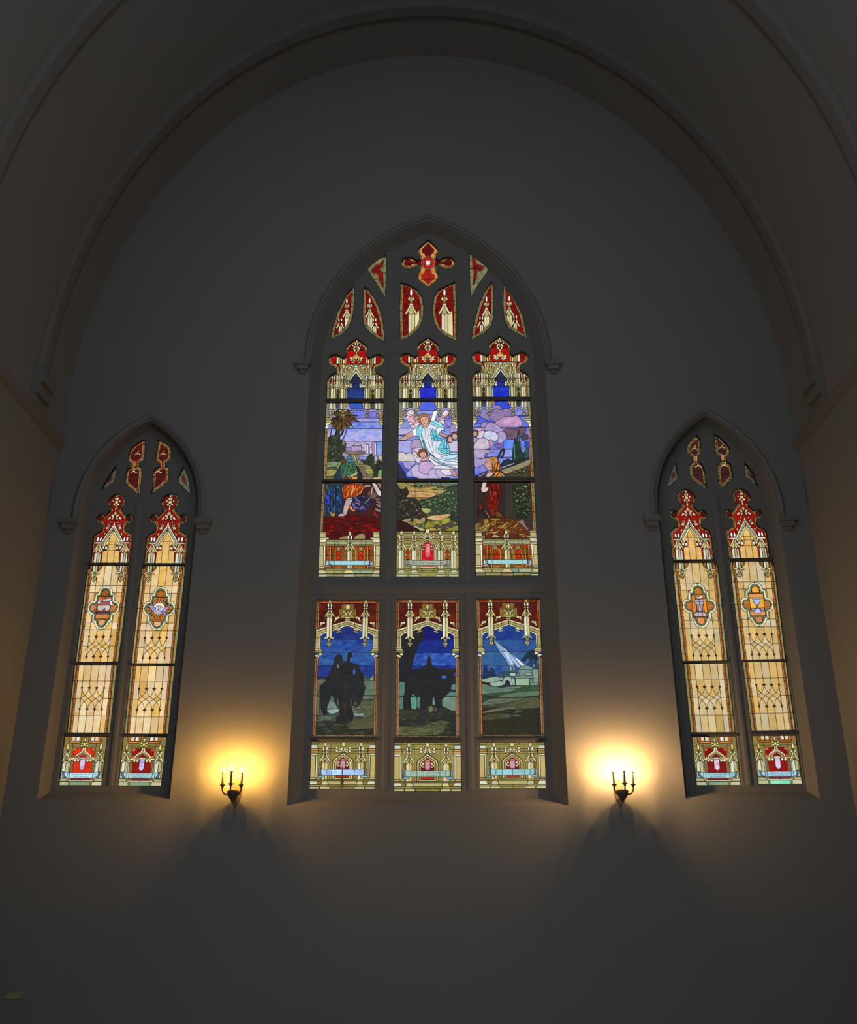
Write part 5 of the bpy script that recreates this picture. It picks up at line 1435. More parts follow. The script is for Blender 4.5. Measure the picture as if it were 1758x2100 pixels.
def draw_bethlehem(A):
    A.P('1f3280', "130 490 1010 490 1010 690 130 690", '284688'); A.P('284684', "130 690 1010 690 1010 860 130 860", '345c94'); A.P('2c5082', "130 860 1010 860 1010 1045 130 1045", '3c6896'); A.P('284282', "130 1045 1010 1045 1010 1240 130 1240", '42689c')
    for e in ("130 690 1010 690", "130 858 1010 858", "130 1045 1010 1045", "325 770 325 860", "825 770 825 860"):
        A.L(e)
    # light beam
    A.P('6a90d0', "355 690 372 680 580 860 690 950 800 1045 740 1065 560 870 460 780", '94b0de'); A.P('8fb0dc', "355 695 480 780 575 862 740 1065 695 1090 640 1030 480 862 370 735", 'b4ccea'); A.P('7c9cd4', "355 705 375 735 490 865 630 1030 640 1060 580 1062 520 960 440 860", 'a0c0e0')
    A.L("372 690 700 1085"); A.L("440 858 590 858"); A.P('b8d0ea', "690 950 800 1046 745 1062 640 940", 'd0dcf0'); A.P('a8c4e6', "480 862 560 862 640 1030 600 1050", 'c4d8ee')
    # palm at right
    A.P('22303c', "740 980 800 900 850 850 880 830 930 850 980 930 980 980 950 950 930 1090 920 950 880 1010 840 940 790 990", '26384a')
    A.P('2a4464', "820 1050 850 990 880 1020 950 1010 970 1090 830 1070"); A.P('6a88a8', "905 1020 925 1015 928 1080 905 1080")
    # town
    A.P('1f2c44', "200 1240 215 1120 235 1050 260 1060 290 1150 300 1120 330 1080 350 1090 400 1200 400 1240", '2a3a58'); A.P('2c4a58', "400 1240 430 1180 470 1140 540 1130 590 1130 590 1220 480 1240", '3a5a68', 1); A.P('33506a', "420 1210 430 1160 480 1150 500 1200")
    A.P('7a9890', "700 1100 740 1065 800 1045 860 1060 920 1095 920 1108 700 1108", '6c8480'); A.P('6a7c78', "700 1108 985 1108 985 1200 690 1200", '7c908a'); A.P('5a7a80', "660 1200 700 1120 720 1190 700 1200"); A.P('829c96', "795 1145 885 1145 885 1190 795 1190"); A.P('6c8884', "890 1100 985 1100 985 1300 900 1300", '84988c')
    A.P('9cb4ac', "580 1060 605 1055 608 1120 580 1120"); A.P('9cb4ac', "625 1060 650 1060 650 1120 628 1120"); A.P('44605c', "575 1120 665 1125 665 1145 580 1145"); A.P('aab8ac', "585 1150 662 1150 662 1195 585 1195")
    A.P('a8bca8', "645 1200 910 1200 910 1220 645 1220", '94a898'); A.P('8ca890', "662 1224 850 1224 850 1325 662 1325", '9cb89c'); A.P('6c8878', "855 1230 910 1230 910 1320 855 1320"); A.P('7c9488', "860 1290 985 1285 985 1325 860 1325")
    A.P('7a9888', "200 1240 380 1200 440 1215 500 1230 480 1280 300 1290 200 1270", '8aa494', 1); A.P('a4bcac', "310 1290 400 1268 490 1270 510 1310 400 1340 310 1320", '8cb0a0', 1); A.P('88a090', "430 1215 490 1212 480 1260 430 1258")
    A.P('9ab4a4', "480 1270 500 1220 550 1200 600 1215 620 1260 620 1325 500 1320"); A.P('283438', "512 1325 515 1275 548 1250 580 1275 586 1325"); A.P('8ca898', "600 1220 650 1230 655 1325 622 1325")
    # meadow
    A.P('567060', "190 1310 400 1345 740 1335 770 1345 740 1390 600 1410 400 1440 340 1460 190 1450", '6a8470', 1); A.P('30503a', "190 1450 400 1440 640 1400 770 1340 985 1330 985 1400 700 1440 400 1490 190 1470", '3c5c40', 1); A.P('647a62', "370 1490 560 1440 800 1410 985 1400 985 1470 800 1490 500 1490", '56705c', 1)
    A.P('28352a', "190 1465 360 1480 560 1490 985 1470 985 1510 500 1510 190 1545", '34443a', 1); A.P('5a6254', "200 1570 320 1510 560 1500 800 1505 600 1560 400 1590 210 1605", '6a705e', 1); A.P('3a4430', "200 1610 420 1585 620 1560 500 1630 200 1640"); A.P('4c5038', "500 1630 640 1550 860 1490 985 1500 985 1640 800 1650 560 1620", '5c5c42', 1)
    A.P('62624a', "210 1690 400 1640 560 1625 720 1640 560 1665 210 1715", '72705a', 1); A.P('2d3128', "200 1720 560 1660 985 1640 985 1720 640 1740 200 1740"); A.P('3c3e2a', "205 1760 360 1710 560 1720 600 1760 420 1810 205 1830", '4c4a34', 1); A.folds(['566650', '4a5a44', '50584a', '3a4434'], '200 1340 980 1340 980 1800 200 1800', 60, -4, 150, 12, 10, 8); A.P('2f2f26', "200 1820 500 1790 985 1720 985 2040 190 2040", '38342a')

# ---------------------------------------------------------------- foot panels of the central window
def make_feet():
    src = [(-352, 120), (352, 120), (360, 632), (-358, 632)]
    B1, B2 = crop(620, 1500, 5.1706), crop(800, 1500, 5.1706)
    for cr, dst, ban, ban2, shield, lab, mark in (
            (B1, [(96, 112), (780, 112), (768, 610), (78, 608)], 'b4c8ea', '8ab4e8', 'a88cb8', 'stained glass base panel with bright blue banner and black catch, below the rider', 0),
            (B2, [(45, 118), (752, 118), (758, 632), (42, 632)], 'a3b8a4', '94bdb2', 'b87a88', 'stained glass base panel with inscribed grey-green banner, below the travellers', 1),
            (B2, [(950, 116), (1640, 116), (1658, 600), (952, 606)], '9ccac4', '86bccc', 'a890b0', 'stained glass base panel with plain turquoise banner, below the light beam', 0)):
        A = Art(chain(affine(src, dst), cr))
        A.out('867c3e', "-352 118 352 118 358 634 -358 634", '968c4c')
        A.P('8f8850', "-352 118 352 118 352 142 -352 142", '7a7440'); A.P('9c9058', "-270 194 270 194 270 218 -270 218"); A.P('b0925c', "-270 220 270 220 270 240 -270 240", '9a8a50')
        for x in (-200, -80, 80, 200):
            A.L([(x, 118), (x, 142)])
        A.L("-285 142 285 142"); A.L("-285 192 285 192"); A.L("-240 242 -240 530"); A.L("240 242 240 530"); A.L("-140 142 -140 192"); A.L("140 142 140 192"); A.L("-140 192 -140 530"); A.L("140 192 140 530")
        for s in (-1, 1):
            q = lambda t: [(s * x, y) for x, y in pts(t)]
            A.P('8a8048', q("352 118 262 118 275 140 352 140")); A.P('ccd8c8', q("352 152 285 152 285 190 352 190"), 'b8c8b8'); A.P('c8a460', q("355 194 275 194 275 216 355 216"), 'd88c40'); A.P('c4a064', q("355 218 275 218 268 240 355 240"))
            A.P('w', q("355 244 270 244 292 264 355 264"), 'C'); A.P('c8a866', q("355 266 302 266 302 510 355 510"), 'b0a868'); A.P('w', q("298 266 284 252 284 515 298 505"), 'ccdccc'); A.P('C', q("356 512 300 512 285 526 356 526")); A.P('b09854', q("356 530 278 530 270 544 356 544"))
            A.P('c2d0bc', q("357 547 288 547 268 584 357 584"), 'dce0c0'); A.P('8a5c38', q("266 547 230 547 236 575 252 584 262 575"), '96804c'); A.P('cfc07c', q("220 547 168 547 150 584 232 584"), 'b8c0a0'); A.P('a89858', q("358 588 235 588 240 606 358 606")); A.P('c8c49c', q("358 609 250 609 250 636 358 636"), 'a8a880'); A.P('d0c894', q("244 609 135 609 135 636 244 636"), 'b8bc94')
            A.E('6a5c2c', s * 222, 360, 34, 60, c2='7c7038')
        A.P('9c8f4c', "-262 530 262 530 262 545 -262 545"); A.P('a8a468', "-160 547 160 547 150 585 -150 585", 'b4a878'); A.P('8a8044', "-160 588 160 588 160 606 -160 606"); A.P('98935c', "-130 609 130 609 130 636 -130 636", '7c783c'); A.L("0 530 0 545"); A.L("0 588 0 636")
        # niche
        A.P('8a7434', "0 228 40 262 105 305 118 340 118 528 -118 528 -118 340 -105 305 -40 262"); A.P('c', "0 238 40 272 98 312 110 345 110 528 -110 528 -110 345 -98 312 -40 272", 'C'); A.P('8a7a40', "0 258 38 288 84 322 92 348 92 528 -92 528 -92 348 -84 322 -38 288")
        A.P('C', "0 264 36 294 78 326 86 350 86 528 -86 528 -86 350 -78 326 -36 294", 'd8c084'); A.P('96201a', "0 280 34 306 66 334 72 356 72 515 -72 515 -72 356 -66 334 -34 306", 'b83018'); A.P('641620', "-72 390 72 390 72 420 -72 420", '7c1c20')
        A.E('C', 46, 345, 13, 16, mir=0); A.E('c', 62, 362, 12, 14, mir=0); A.E('c', 46, 378, 18, 11, mir=0); A.P(shield, "-28 320 28 320 28 395 18 410 -18 410 -28 395", 'c88ea0'); A.P('d8b09c', "-32 306 32 306 28 322 -28 322")
        A.P('C', "-92 512 92 512 100 526 -100 526"); A.P('b83c20', "-70 485 70 485 70 508 -70 508")
        for x, y, x1, y1, w in ((0, 225, -32, 165, 22), (0, 228, -55, 185, 18), (-6, 232, -66, 215, 16)):
            A.leaf('C', x, y, x1, y1, w, 0)
        A.E('C', 72, 185, 13, 17, mir=0); A.E('w', 70, 218, 14, 15, mir=0); A.E('c', 0, 146, 20, 27); A.E('O', 0, 220, 10, 16)
        for cx in (-197, 197):
            pinnacle(A, cx, 148, .62, 530, 'w', 'd8b878', 'c', 50)
        # banner
        A.P('8a8494', "-268 405 -250 420 -252 485 -268 490"); A.P('a89aa0', "262 405 246 420 248 485 262 490"); A.P('7cc0cc', "-270 490 -205 484 -200 505 -265 508"); A.P('88c4dc', "270 488 208 482 205 505 268 508")
        A.P(ban, "-236 405 -205 418 205 418 236 403 236 470 210 484 -210 484 -236 468", ban2)
        for x in (-180, -112, 0, 130, 190):
            A.L([(x, 418), (x, 484)])
        if 'catch' in lab:
            A.P('d4ecf8', "-120 419 0 419 0 483 -120 483", '6cb4f0')
            def catch(root, o3):
                f = B1
                vv, ff = [], []
                for poly in ([(419, 372), (430, 372), (428, 500), (420, 500)], [(404, 498), (434, 494), (442, 530), (436, 552), (440, 572), (424, 592), (408, 590), (416, 570), (404, 548)]):
                    i, m = len(vv), len(poly)
                    for dy in (-.008, -.022):
                        vv += [tuple(np.array(wp(*f(*q), YG + dy)) - o3) for q in poly]
                    ff += [tuple(range(i + m, i + 2 * m))] + [(i + j, i + (j + 1) % m, i + m + (j + 1) % m, i + m + j) for j in range(m)]
                link('window_catch', mesh_from('window_catch', vv, ff), root, MAT_IRON)
            A.texts.append(catch)
        if mark:
            script_marks(A, -170, 170, 446, 18, 3); script_marks(A, -90, 90, 474, 18, 5)
        A.build(SG, lab, 'stained glass', 'base panels of the tall central window')

# ---------------------------------------------------------------- tracery of the central window
def make_tracery():
    TN = 'tracery_glass'
    GR = 'tracery glass at the head of the central window'
    # cross-shaped foil
    A = Art(C1)
    p = A.out('6a5c38', "872 116 908 146 940 176 950 208 934 238 930 258 956 270 982 254 1016 243 1052 252 1074 278 1074 304 1052 328 1016 336 982 326 956 312 930 326 936 348 950 372 952 404 934 430 904 454 872 476", '7c7246', 0, 872)
    A.ticks(p, 12, 42); A.P('d8944a', inset(p, 10), 'b86a34'); A.ticks(p, 20, 60, .5)
    for s in (1, -1):
        A.E('4c1414', 872 + s * 150, 290, 30, 27, n=12, c2='701614'); A.P('4c1414', [(872 + s * 40, 262), (872 + s * 90, 283), (872 + s * 125, 280), (872 + s * 125, 300), (872 + s * 90, 297), (872 + s * 40, 318)], '841a14')
        A.L([(872 + s * 150, 262), (872 + s * 150, 318)])
    A.P('4c1414', "872 140 896 168 918 190 914 214 896 224 888 250 856 250 848 224 830 214 826 190 848 168", '6a1614'); A.P('7c1614', "872 452 898 428 922 408 922 384 900 370 890 332 854 332 844 370 822 384 822 408 846 428", 'b02a18')
    for e in ("872 120 872 236", "872 350 872 470", "838 410 906 410", "700 290 815 290", "930 290 1050 290"):
        A.L(e)
    A.P('8a6a68', "872 226 890 262 930 290 890 318 872 350 854 318 814 290 854 262"); A.E('c8a090', 872, 290, 52, 50, n=20); A.E('b01810', 872, 290, 46, 44, c2='d02814', n=20)
    st = []
    for i in range(24):
        r = 34 if i % 2 == 0 else 16
        st.append((872 + r * math.cos(i * math.pi / 12), 290 + r * math.sin(i * math.pi / 12)))
    A.P('W', st, 'f4d8c0')
    A.build(TN, 'red cross-shaped stained glass foil with a white star at its centre', 'stained glass', GR, min_area=12)
    # leaf-shaped openings with a pinnacle
    def dagger(s, cx, y, k, lab, x2=None, twin=0, body=1):
        A = Art(C1)
        p = A.out('76703f', s, '7c8f6c')
        A.P('4c1413', inset(p, 19), '84180f')
        if body:
            A.P('w', [(cx - 24 * k, y + 210 * k), (cx, y + 190 * k), (cx, y + 520 * k), (cx - 24 * k, y + 520 * k)]); A.P('d4cc94', [(cx, y + 190 * k), (cx + 30 * k, y + 215 * k), (cx + 30 * k, y + 520 * k), (cx, y + 520 * k)]); A.P('e4dca8', [(cx + 32 * k, y + 215 * k), (cx + 70 * k, y + 180 * k), (cx + 76 * k, y + 400 * k), (cx + 32 * k, y + 480 * k)]) if body > 1 else None
            if body > 1:
                A.P('C', [(cx - 40 * k, y + 420 * k), (cx + 4 * k, y + 375 * k), (cx + 44 * k, y + 415 * k), (cx + 44 * k, y + 440 * k), (cx + 4 * k, y + 402 * k), (cx - 40 * k, y + 446 * k)])
        for g in (-1, 1):
            A.B('C', [(cx + g * 8 * k, y + 130 * k), (cx + g * 16 * k, y + 160 * k), (cx + g * 48 * k, y + 215 * k)], 17 * k, 1)
        A.P('O', [(cx, y + 140 * k), (cx + 26 * k, y + 205 * k), (cx, y + 225 * k), (cx - 26 * k, y + 205 * k)]); A.E('w', cx, y + 130 * k, 18 * k, 12 * k); A.E('C', cx - 16 * k, y + 82 * k, 11 * k, 18 * k); A.E('C', cx + 16 * k, y + 82 * k, 11 * k, 18 * k); A.leaf('o', cx, y + 55 * k, cx, y + 125 * k, 26 * k); A.E('W', cx, y + 26 * k, 10 * k, 32 * k)
        if x2 is not None:
            tx, ty = x2
            A.P('w', [(tx - 18 * k, ty + 90 * k), (tx, ty + 70 * k), (tx, ty + 220 * k), (tx - 18 * k, ty + 220 * k)]); A.P('c', [(tx, ty + 70 * k), (tx + 22 * k, ty + 90 * k), (tx + 22 * k, ty + 220 * k), (tx, ty + 220 * k)])
            for g in (-1, 1):
                A.B('C', [(tx + g * 12 * k, ty + 40 * k), (tx + g * 22 * k, ty + 70 * k), (tx + g * 46 * k, ty + 110 * k)], 16 * k, 1); A.E('w', tx + g * 14 * k, ty + 8 * k, 9 * k, 22 * k)
        o12, q = inset(p, 12), inset(p, 19)
        ring = lambda u, v: u + [u[0], v[0]] + v[:0:-1] + [v[0]]
        A.P('dc8e44', ring(o12, q), 'c06030'); A.P('76703f', ring(p, o12), '6c8a6c'); A.ticks(p, 12, 58); A.ticks(p, 19, 95, .7)
        A.build(TN, lab, 'stained glass', GR, min_area=12)
    half_l = "668 437 720 452 786 488 822 540 838 620 834 700 802 778 742 836 665 872 660 650"
    half_r = "1076 432 1022 456 952 490 920 540 906 640 916 720 946 790 1002 836 1085 874 1086 650"
    dagger(half_l, 745, 490, .86, 'half-leaf of red stained glass with cream pinnacle, under the cross on the left', None, 0, 2)
    dagger(half_r, 995, 490, .86, 'half-leaf of red stained glass with cream pinnacle, under the cross on the right', None, 0, 2)
    dagger("308 462 318 480 314 620 304 700 270 776 220 828 140 864 160 760 200 640 258 524", 262, 560, .66, 'narrow dagger of red stained glass leaning right, leftmost of the tracery', (212, 712))
    dagger("390 472 420 482 462 542 502 622 532 730 547 874 500 858 432 808 392 750 382 680", 434, 558, .66, 'narrow dagger of red stained glass left of centre beneath the left triangle', (470, 712))
    dagger("1348 428 1364 480 1364 690 1344 760 1290 818 1198 864 1214 760 1250 622 1300 502", 1311, 545, .68, 'narrow dagger of red stained glass right of centre beneath the right triangle', (1272, 700))
    dagger("1442 447 1472 472 1530 562 1580 682 1617 854 1560 828 1482 780 1446 710 1436 600", 1482, 540, .68, 'narrow dagger of red stained glass leaning left, rightmost of the tracery', (1526, 690))
    for s, tri, lab in (("556 226 560 260 550 550 500 468 412 332 424 318 492 250", "540 265 538 330 520 325 516 345 540 360 536 480 494 410 500 390 478 372 465 385 440 345 478 305 505 300", 'small kite of dark red stained glass beside the cross, on its left'),
                        ("1186 187 1240 222 1334 318 1310 368 1250 450 1192 544 1184 350", "1200 235 1236 270 1240 298 1300 320 1270 360 1245 350 1245 400 1210 460 1212 350 1198 330 1205 300", 'small kite of dark red stained glass beside the cross, on its right')):
        A = Art(C1)
        p = A.out('5f7058', s, '8a7a48')
        A.ticks(p, 18, 66); A.P('cc7840', tri, 'a85830'); A.P('4c1214', inset(pts(tri), 6), '9c1c12'); c = np.mean(np.array(pts(tri)), axis=0)
        A.L([(c[0] - 60, c[1]), (c[0] + 60, c[1] + 10)]); A.build(TN, lab, 'stained glass', GR, min_area=12)
    for s, lab in (("795 79 795 91 740 120 676 150 671 140 700 116", 'sliver of green and pink stained glass above the cross, left of the apex'), ("950 79 1002 88 1060 120 1077 149 1040 132 980 106", 'sliver of green and pink stained glass above the cross, right of the apex')):
        A = Art(C1)
        p = A.out('66705a', s, '7a8a68')
        a = np.array(p); m = a.mean(axis=0)
        A.P('c07858', [tuple(m + (q - m) * .5) for q in a], '9a5a40'); A.ticks(p, 8, 36); A.build(TN, lab, 'stained glass', GR, min_area=8)
# ---------------------------------------------------------------- side windows: four tall lights with the same design
S1, S2, S3 = crop(160, 880, 6.7615), crop(130, 1140, 6.511), crop(90, 1340, 6.2786)
R1, R2, R3 = crop(1350, 870, 6.511), crop(1370, 1130, 6.511), crop(1390, 1340, 6.2786)

def side_canopy(A, glow, glow2):
    p = A.out('6a5c34', "0 890 60 908 104 948 124 1002 112 1052 80 1088 74 1118 98 1142 150 1206 188 1176 232 1184 260 1230 246 1280 206 1304 174 1310 164 1350 172 1410 214 1432 258 1458 280 1500 284 1855", '7c7a4c', 0, 0)
    A.ticks(p, 22, 62); A.P('d08040', inset(p, 20), 'b05c30'); A.ticks(p, 36, 80, .6); A.P(['8c1712', '7a1412', 'a01812'], inset(p, 36), '961812')
    A.P('5a1416', "0 925 70 935 92 1000 80 1040 60 1100 -60 1100 -80 1040 -92 1000 -70 935", '7a1614', 1); A.E('481516', 200, 1240, 40, 38, mir=0); A.L("-250 1500 250 1500")
    A.L("0 1120 0 1290")
    # finial
    for c, x, y, rx, ry in (('c', 0, 1100, 13, 28), ('O', 0, 1062, 15, 18), ('C', 28, 1042, 16, 18), ('y', 0, 1010, 27, 24), ('w', 46, 995, 12, 14), ('C', 14, 965, 14, 18), ('c', 0, 926, 12, 24)):
        A.E(c, x, y, rx, ry, mir=(0 if x else None))
    # leaves
    for c, x, y, x1, y1, w in (('w', 12, 1150, 26, 1190, 20), ('O', 0, 1135, 0, 1200, 40), ('C', 10, 1215, 60, 1185, 30), ('C', 8, 1240, 45, 1215, 24), ('w', 50, 1215, 100, 1255, 30), ('C', 30, 1225, 40, 1265, 24), ('c', 50, 1275, 58, 1310, 18), ('C', 50, 1345, 100, 1320, 26), ('w', 60, 1350, 118, 1385, 34), ('c', 75, 1360, 85, 1400, 22), ('y', 110, 1430, 130, 1475, 26), ('O', 70, 1330, 100, 1345, 18)):
        A.leaf(c, x, y, x1, y1, w, 0)
    # gable
    A.P('w', "0 1270 18 1338 -18 1338")
    for s in (-1, 1):
        A.B('w', [(s * 6, 1342), (s * 70, 1440), (s * 128, 1535), (s * 142, 1580), (s * 132, 1620)], 24, 1); A.B('9ea67c', [(s * 4, 1372), (s * 60, 1460), (s * 110, 1545), (s * 120, 1590), (s * 112, 1622)], 20, 1, None, 'O')
    A.L("60 1430 90 1445"); A.L("-60 1430 -90 1445"); A.L("110 1520 140 1510"); A.L("-110 1520 -140 1510")
    A.P(glow, "0 1425 90 1555 100 1605 60 1612 60 1672 120 1690 124 1860 -124 1860 -120 1690 -60 1672 -60 1612 -100 1605 -90 1555", glow2)
    for e in ("-95 1553 95 1553", "-105 1602 105 1602", "-130 1682 130 1682", "-46 1500 -46 1860", "46 1500 46 1860"):
        A.L(e)
    for s in (-1, 1):
        A.B('C', [(0, 1412), (s * 50, 1488), (s * 92, 1555), (s * 104, 1590), (s * 96, 1622)], 22, 1); A.P('w', [(s * 58, 1628), (s * 92, 1620), (s * 96, 1668), (s * 60, 1668)]); A.P('C', [(s * 98, 1628), (s * 126, 1614), (s * 140, 1650), (s * 104, 1664)], 'c8d8c0')
    # pinnacles
    for cx in (-188, 188):
        A.P('w', [(cx - 46, 1720), (cx - 10, 1700), (cx - 10, 1860), (cx - 46, 1860)], 'c8d4c4'); A.P('b0ac80', [(cx - 8, 1700), (cx + 22, 1712), (cx + 22, 1860), (cx - 8, 1860)]); A.P('d8d4a8', [(cx + 24, 1712), (cx + 48, 1724), (cx + 48, 1860), (cx + 24, 1860)], 'b4c4b8')
        A.P('c8b47c', [(cx, 1600), (cx + 42, 1690), (cx + 30, 1720), (cx, 1690), (cx - 30, 1720), (cx - 42, 1690)]); A.L([(cx, 1600), (cx, 1700)])
        for g in (-1, 1):
            A.B('C', [(cx + g * 14, 1592), (cx + g * 24, 1635), (cx + g * 66, 1700)], 20, 1); A.E('W', cx + g * 20, 1526, 15, 34)
        A.P('w', [(cx - 56, 1566), (cx + 56, 1566), (cx + 56, 1588), (cx - 56, 1588)]); A.E('c', cx, 1600, 16, 14)
    A.L("-290 1685 -240 1685"); A.L("290 1685 240 1685"); A.L("-290 1560 -240 1560"); A.L("290 1560 240 1560")

HONEY = ['dcb468', 'd8ae70', 'e2c07a', 'd4b078', 'dcbc88', 'e0c690']
def lattice(A, y0, y1, yt, yb, honey, xs=(-143, -48, 48, 143), hw=215):
    """interlaced ogee leading between two rows of knots"""
    H = yb - yt
    for x in xs:
        A.L([(x, y0), (x, yt)]); A.L([(x, yb), (x, y1)])
    for s in (-1, 1):
        A.L([(s * 143, yt), (s * 143, yb)])
    for x in xs:
        for s in (-1, 1):
            c = smooth([(x, yt), (x + s * 26, yt + H * .28), (x + s * 95, yt + H * .5), (x + s * 164, yt + H * .72), (x + s * 190, yb)], False, 4)
            run = []
            for q in c:
                if abs(q[0]) <= 146:
                    run.append((max(-143, min(143, q[0])), q[1]))
            if len(run) > 1:
                A.L(run)
            if abs(x) < 100:
                r2 = [(max(-143, min(143, q[0])), yt + yb - q[1]) for q in c if abs(q[0]) <= 146]
                if s * x > 0 and len(r2) > 1:
                    A.L(r2)
    for y in (yt, yb):
        for x in xs:
            w = 22 if abs(x) < 100 else 14
            A.P('5a2a1c', [(x - w, y), (x, y - 16), (x + w, y), (x, y + 16)])

def honey_field(A, rows, honey, rr, xs):
    for i in range(len(rows) - 1):
        for j in range(len(xs) - 1):
            h = rr.choice(honey)
            A.P(honey, [(xs[j], rows[i]), (xs[j + 1], rows[i]), (xs[j + 1], rows[i + 1]), (xs[j], rows[i + 1])], honey)

def side_border(A, y0, y1, rr, hw, edge='958a58'):
    for s in (-1, 1):
        A.P(edge, [(s * hw, y0), (s * (hw - 36), y0), (s * (hw - 36), y1), (s * hw, y1)], rr.choice(('7f8a68', 'b0a070', '8a8048')))
        A.P('86492a', [(s * (hw - 36), y0), (s * (hw - 50), y0), (s * (hw - 50), y1), (s * (hw - 36), y1)], '9c5c30'); A.P('bc7c3a', [(s * (hw - 50), y0), (s * (hw - 70), y0), (s * (hw - 70), y1), (s * (hw - 50), y1)], 'a8602e')
        y = y0 + rr.uniform(20, 60)
        while y < y1:
            A.L([(s * (hw - 36), y), (s * (hw - 70), y)]); y += 96

def side_medallion(A, emblem, honey, rr):
    hw = 288
    A.out('b09860', "-266 124 266 124 284 170 288 300 288 1418 -288 1418 -288 300 -284 170", 'a08c58')
    honey_field(A, (120, 395, 490, 690, 885, 985, 1205, 1420), honey, rr, (-218, -143, 143, 218))
    for i, (a, b) in enumerate(((-143, -48), (-48, 48), (48, 143))):
        A.P(honey, [(a, 120), (b, 120), (b, 395), (a, 395)], honey)
    A.P(honey, [(-143, 985), (143, 985), (143, 1420), (-143, 1420)], honey)
    side_border(A, 120, 1420, rr, hw)
    for y in (395, 690, 985):
        A.L([(-290, y), (-218, y)]); A.L([(290, y), (218, y)])
    for s in (-1, 1):
        A.P('8a8048', [(s * 290, 120), (s * 226, 120), (s * 258, 150), (s * 258, 230), (s * 290, 300)], '7c7a44'); A.P('c87838', [(s * 210, 150), (s * 240, 160), (s * 256, 200), (s * 256, 300), (s * 238, 300), (s * 236, 210)], 'a85c30')
        A.P('a88848', [(s * 100, 120), (s * 140, 120), (s * 140, 190), (s * 112, 176)], '8a6a38'); A.B('b4783c', [(s * 92, 124), (s * 104, 170), (s * 140, 200)], 14, 1)
        x = s * 178
        A.P('w', [(x - 32, 120), (x - 2, 120), (x - 2, 222), (x - 32, 214)], 'c4d0c0'); A.P('b4b084', [(x, 120), (x + 32, 120), (x + 32, 214), (x, 222)]); pendant(A, x, 214, 1.02)
    # quatrefoil
    q = A.P('d8d6ac', "0 402 50 414 84 454 92 500 126 500 130 602 172 606 206 645 216 690 206 736 170 780 134 790 132 880 100 886 86 926 50 970 0 984 -50 970 -86 926 -100 886 -132 880 -134 790 -170 780 -206 736 -216 690 -206 645 -172 606 -130 602 -126 500 -92 500 -84 454 -50 414", 'e8e4c4')
    for e in ("0 400 0 440", "0 945 0 990", "-216 690 -170 690", "216 690 170 690", "126 500 92 535", "-126 500 -92 535", "132 880 95 850", "-132 880 -95 850", "130 602 95 640", "-130 602 -95 640", "134 790 98 755", "-134 790 -98 755"):
        A.L(e)
    A.P('5f8262', inset(q, 26), '7c9468'); qi = inset(q, 42); A.P('a85c28', qi, 'c87c3c')
    for e in ("-92 545 92 545", "-92 840 92 840", "-90 600 -90 780", "90 600 90 780"):
        A.L(e)
    emblem(A)
    lattice(A, 985, 1420, 1080, 1345, honey)

def em_lamb(A):
    A.P('c89468', "-48 850 48 850 45 915 0 940 -45 915", 'd8a878'); A.P('8a4a20', "-46 480 0 448 46 480 46 540 -46 540", 'a86828'); A.P('b06a48', "-90 690 -160 640 -172 690 -150 740", 'c08060', 1)
    A.P('b4a8a0', "-85 690 -60 660 70 660 85 700 70 740 30 735 20 700 -20 735 -60 740", 'd0c8c0', 1); A.E('c8c4c0', -62, 618, 30, 30); A.P('e0c8cc', "-20 572 90 566 92 600 -20 606"); A.P('eed8dc', "60 620 100 600 110 640 160 645 90 660 50 650", None, 1); A.P('9a5c54', "-50 610 70 605 80 655 -50 660"); A.B('d8cccc', "10 580 20 545 50 520", 10, 1); A.P('54303c', "-95 735 95 735 90 765 -95 765", '6a3c50'); A.P('c07a3a', "-92 775 92 775 92 840 -92 840", 'd08c50')
    for i in range(7):
        A.E('f0e0c0', -78 + i * 26, 774, 9, 7)

def em_dove(A):
    A.P('d8a070', "-48 862 48 862 45 915 0 940 -45 915", 'e4b88c'); A.P('a85414', "-46 480 0 448 46 480 46 540 -46 540", 'c06a20')
    for i in range(20):
        a = i * math.pi / 10 + .1
        r = 168 if abs(math.cos(a)) > .9 else 138
        A.P('f0c890', [(0 + 74 * math.cos(a - .12), 692 + 74 * math.sin(a - .12)), (r * math.cos(a), 692 + r * math.sin(a)), (74 * math.cos(a + .12), 692 + 74 * math.sin(a + .12))], 'e8b080')
    A.E('f6ecd8', 0, 692, 80, 78, n=20); A.P('e4dcf0', "-60 700 -20 660 30 665 55 700 30 750 -20 750", 'b8b4d8', 1); A.P('a89ccc', "-150 650 -90 655 -40 700 -70 730 -100 700", '8c80c0', 1); A.P('a090c4', "150 645 90 680 50 720 70 740 110 700", 'c4b8dc', 1); A.P('9c90c8', "40 730 90 740 110 790 80 780", None, 1)
    for e in ("-40 690 40 740", "-20 660 10 750", "30 665 -30 740"):
        A.L(e)

def em_font(A):
    A.P('e09050', "-48 852 48 852 45 915 0 940 -45 915", 'e8a860'); A.P('a86a20', "-46 480 0 448 46 480 46 540 -46 540", 'c08430'); A.P('dc7c30', "-90 560 -45 556 -40 780 -90 780", 'e88c44'); A.P('e48a20', "52 600 90 600 92 780 55 780", 'f09c34')
    A.P('a8a0b4', "-62 640 -55 615 0 605 55 615 62 640 50 665 30 680 -30 680 -52 665", 'c0bccc'); A.P('c4bcd0', "-30 682 30 682 34 770 -34 770", 'a89cac'); A.P('b4a0a8', "-80 800 -45 775 45 775 80 800 72 835 -72 835", 'c8b4bc'); A.L("-62 640 62 640"); A.L("0 605 0 680"); A.L("-25 775 -30 835"); A.L("25 775 30 835"); A.L("-14 690 -16 770"); A.L("14 690 16 770")
    A.P('ece4f4', "-70 528 -40 548 -10 580 20 568 76 560 30 592 -16 608 -26 584", 'c8bce0')

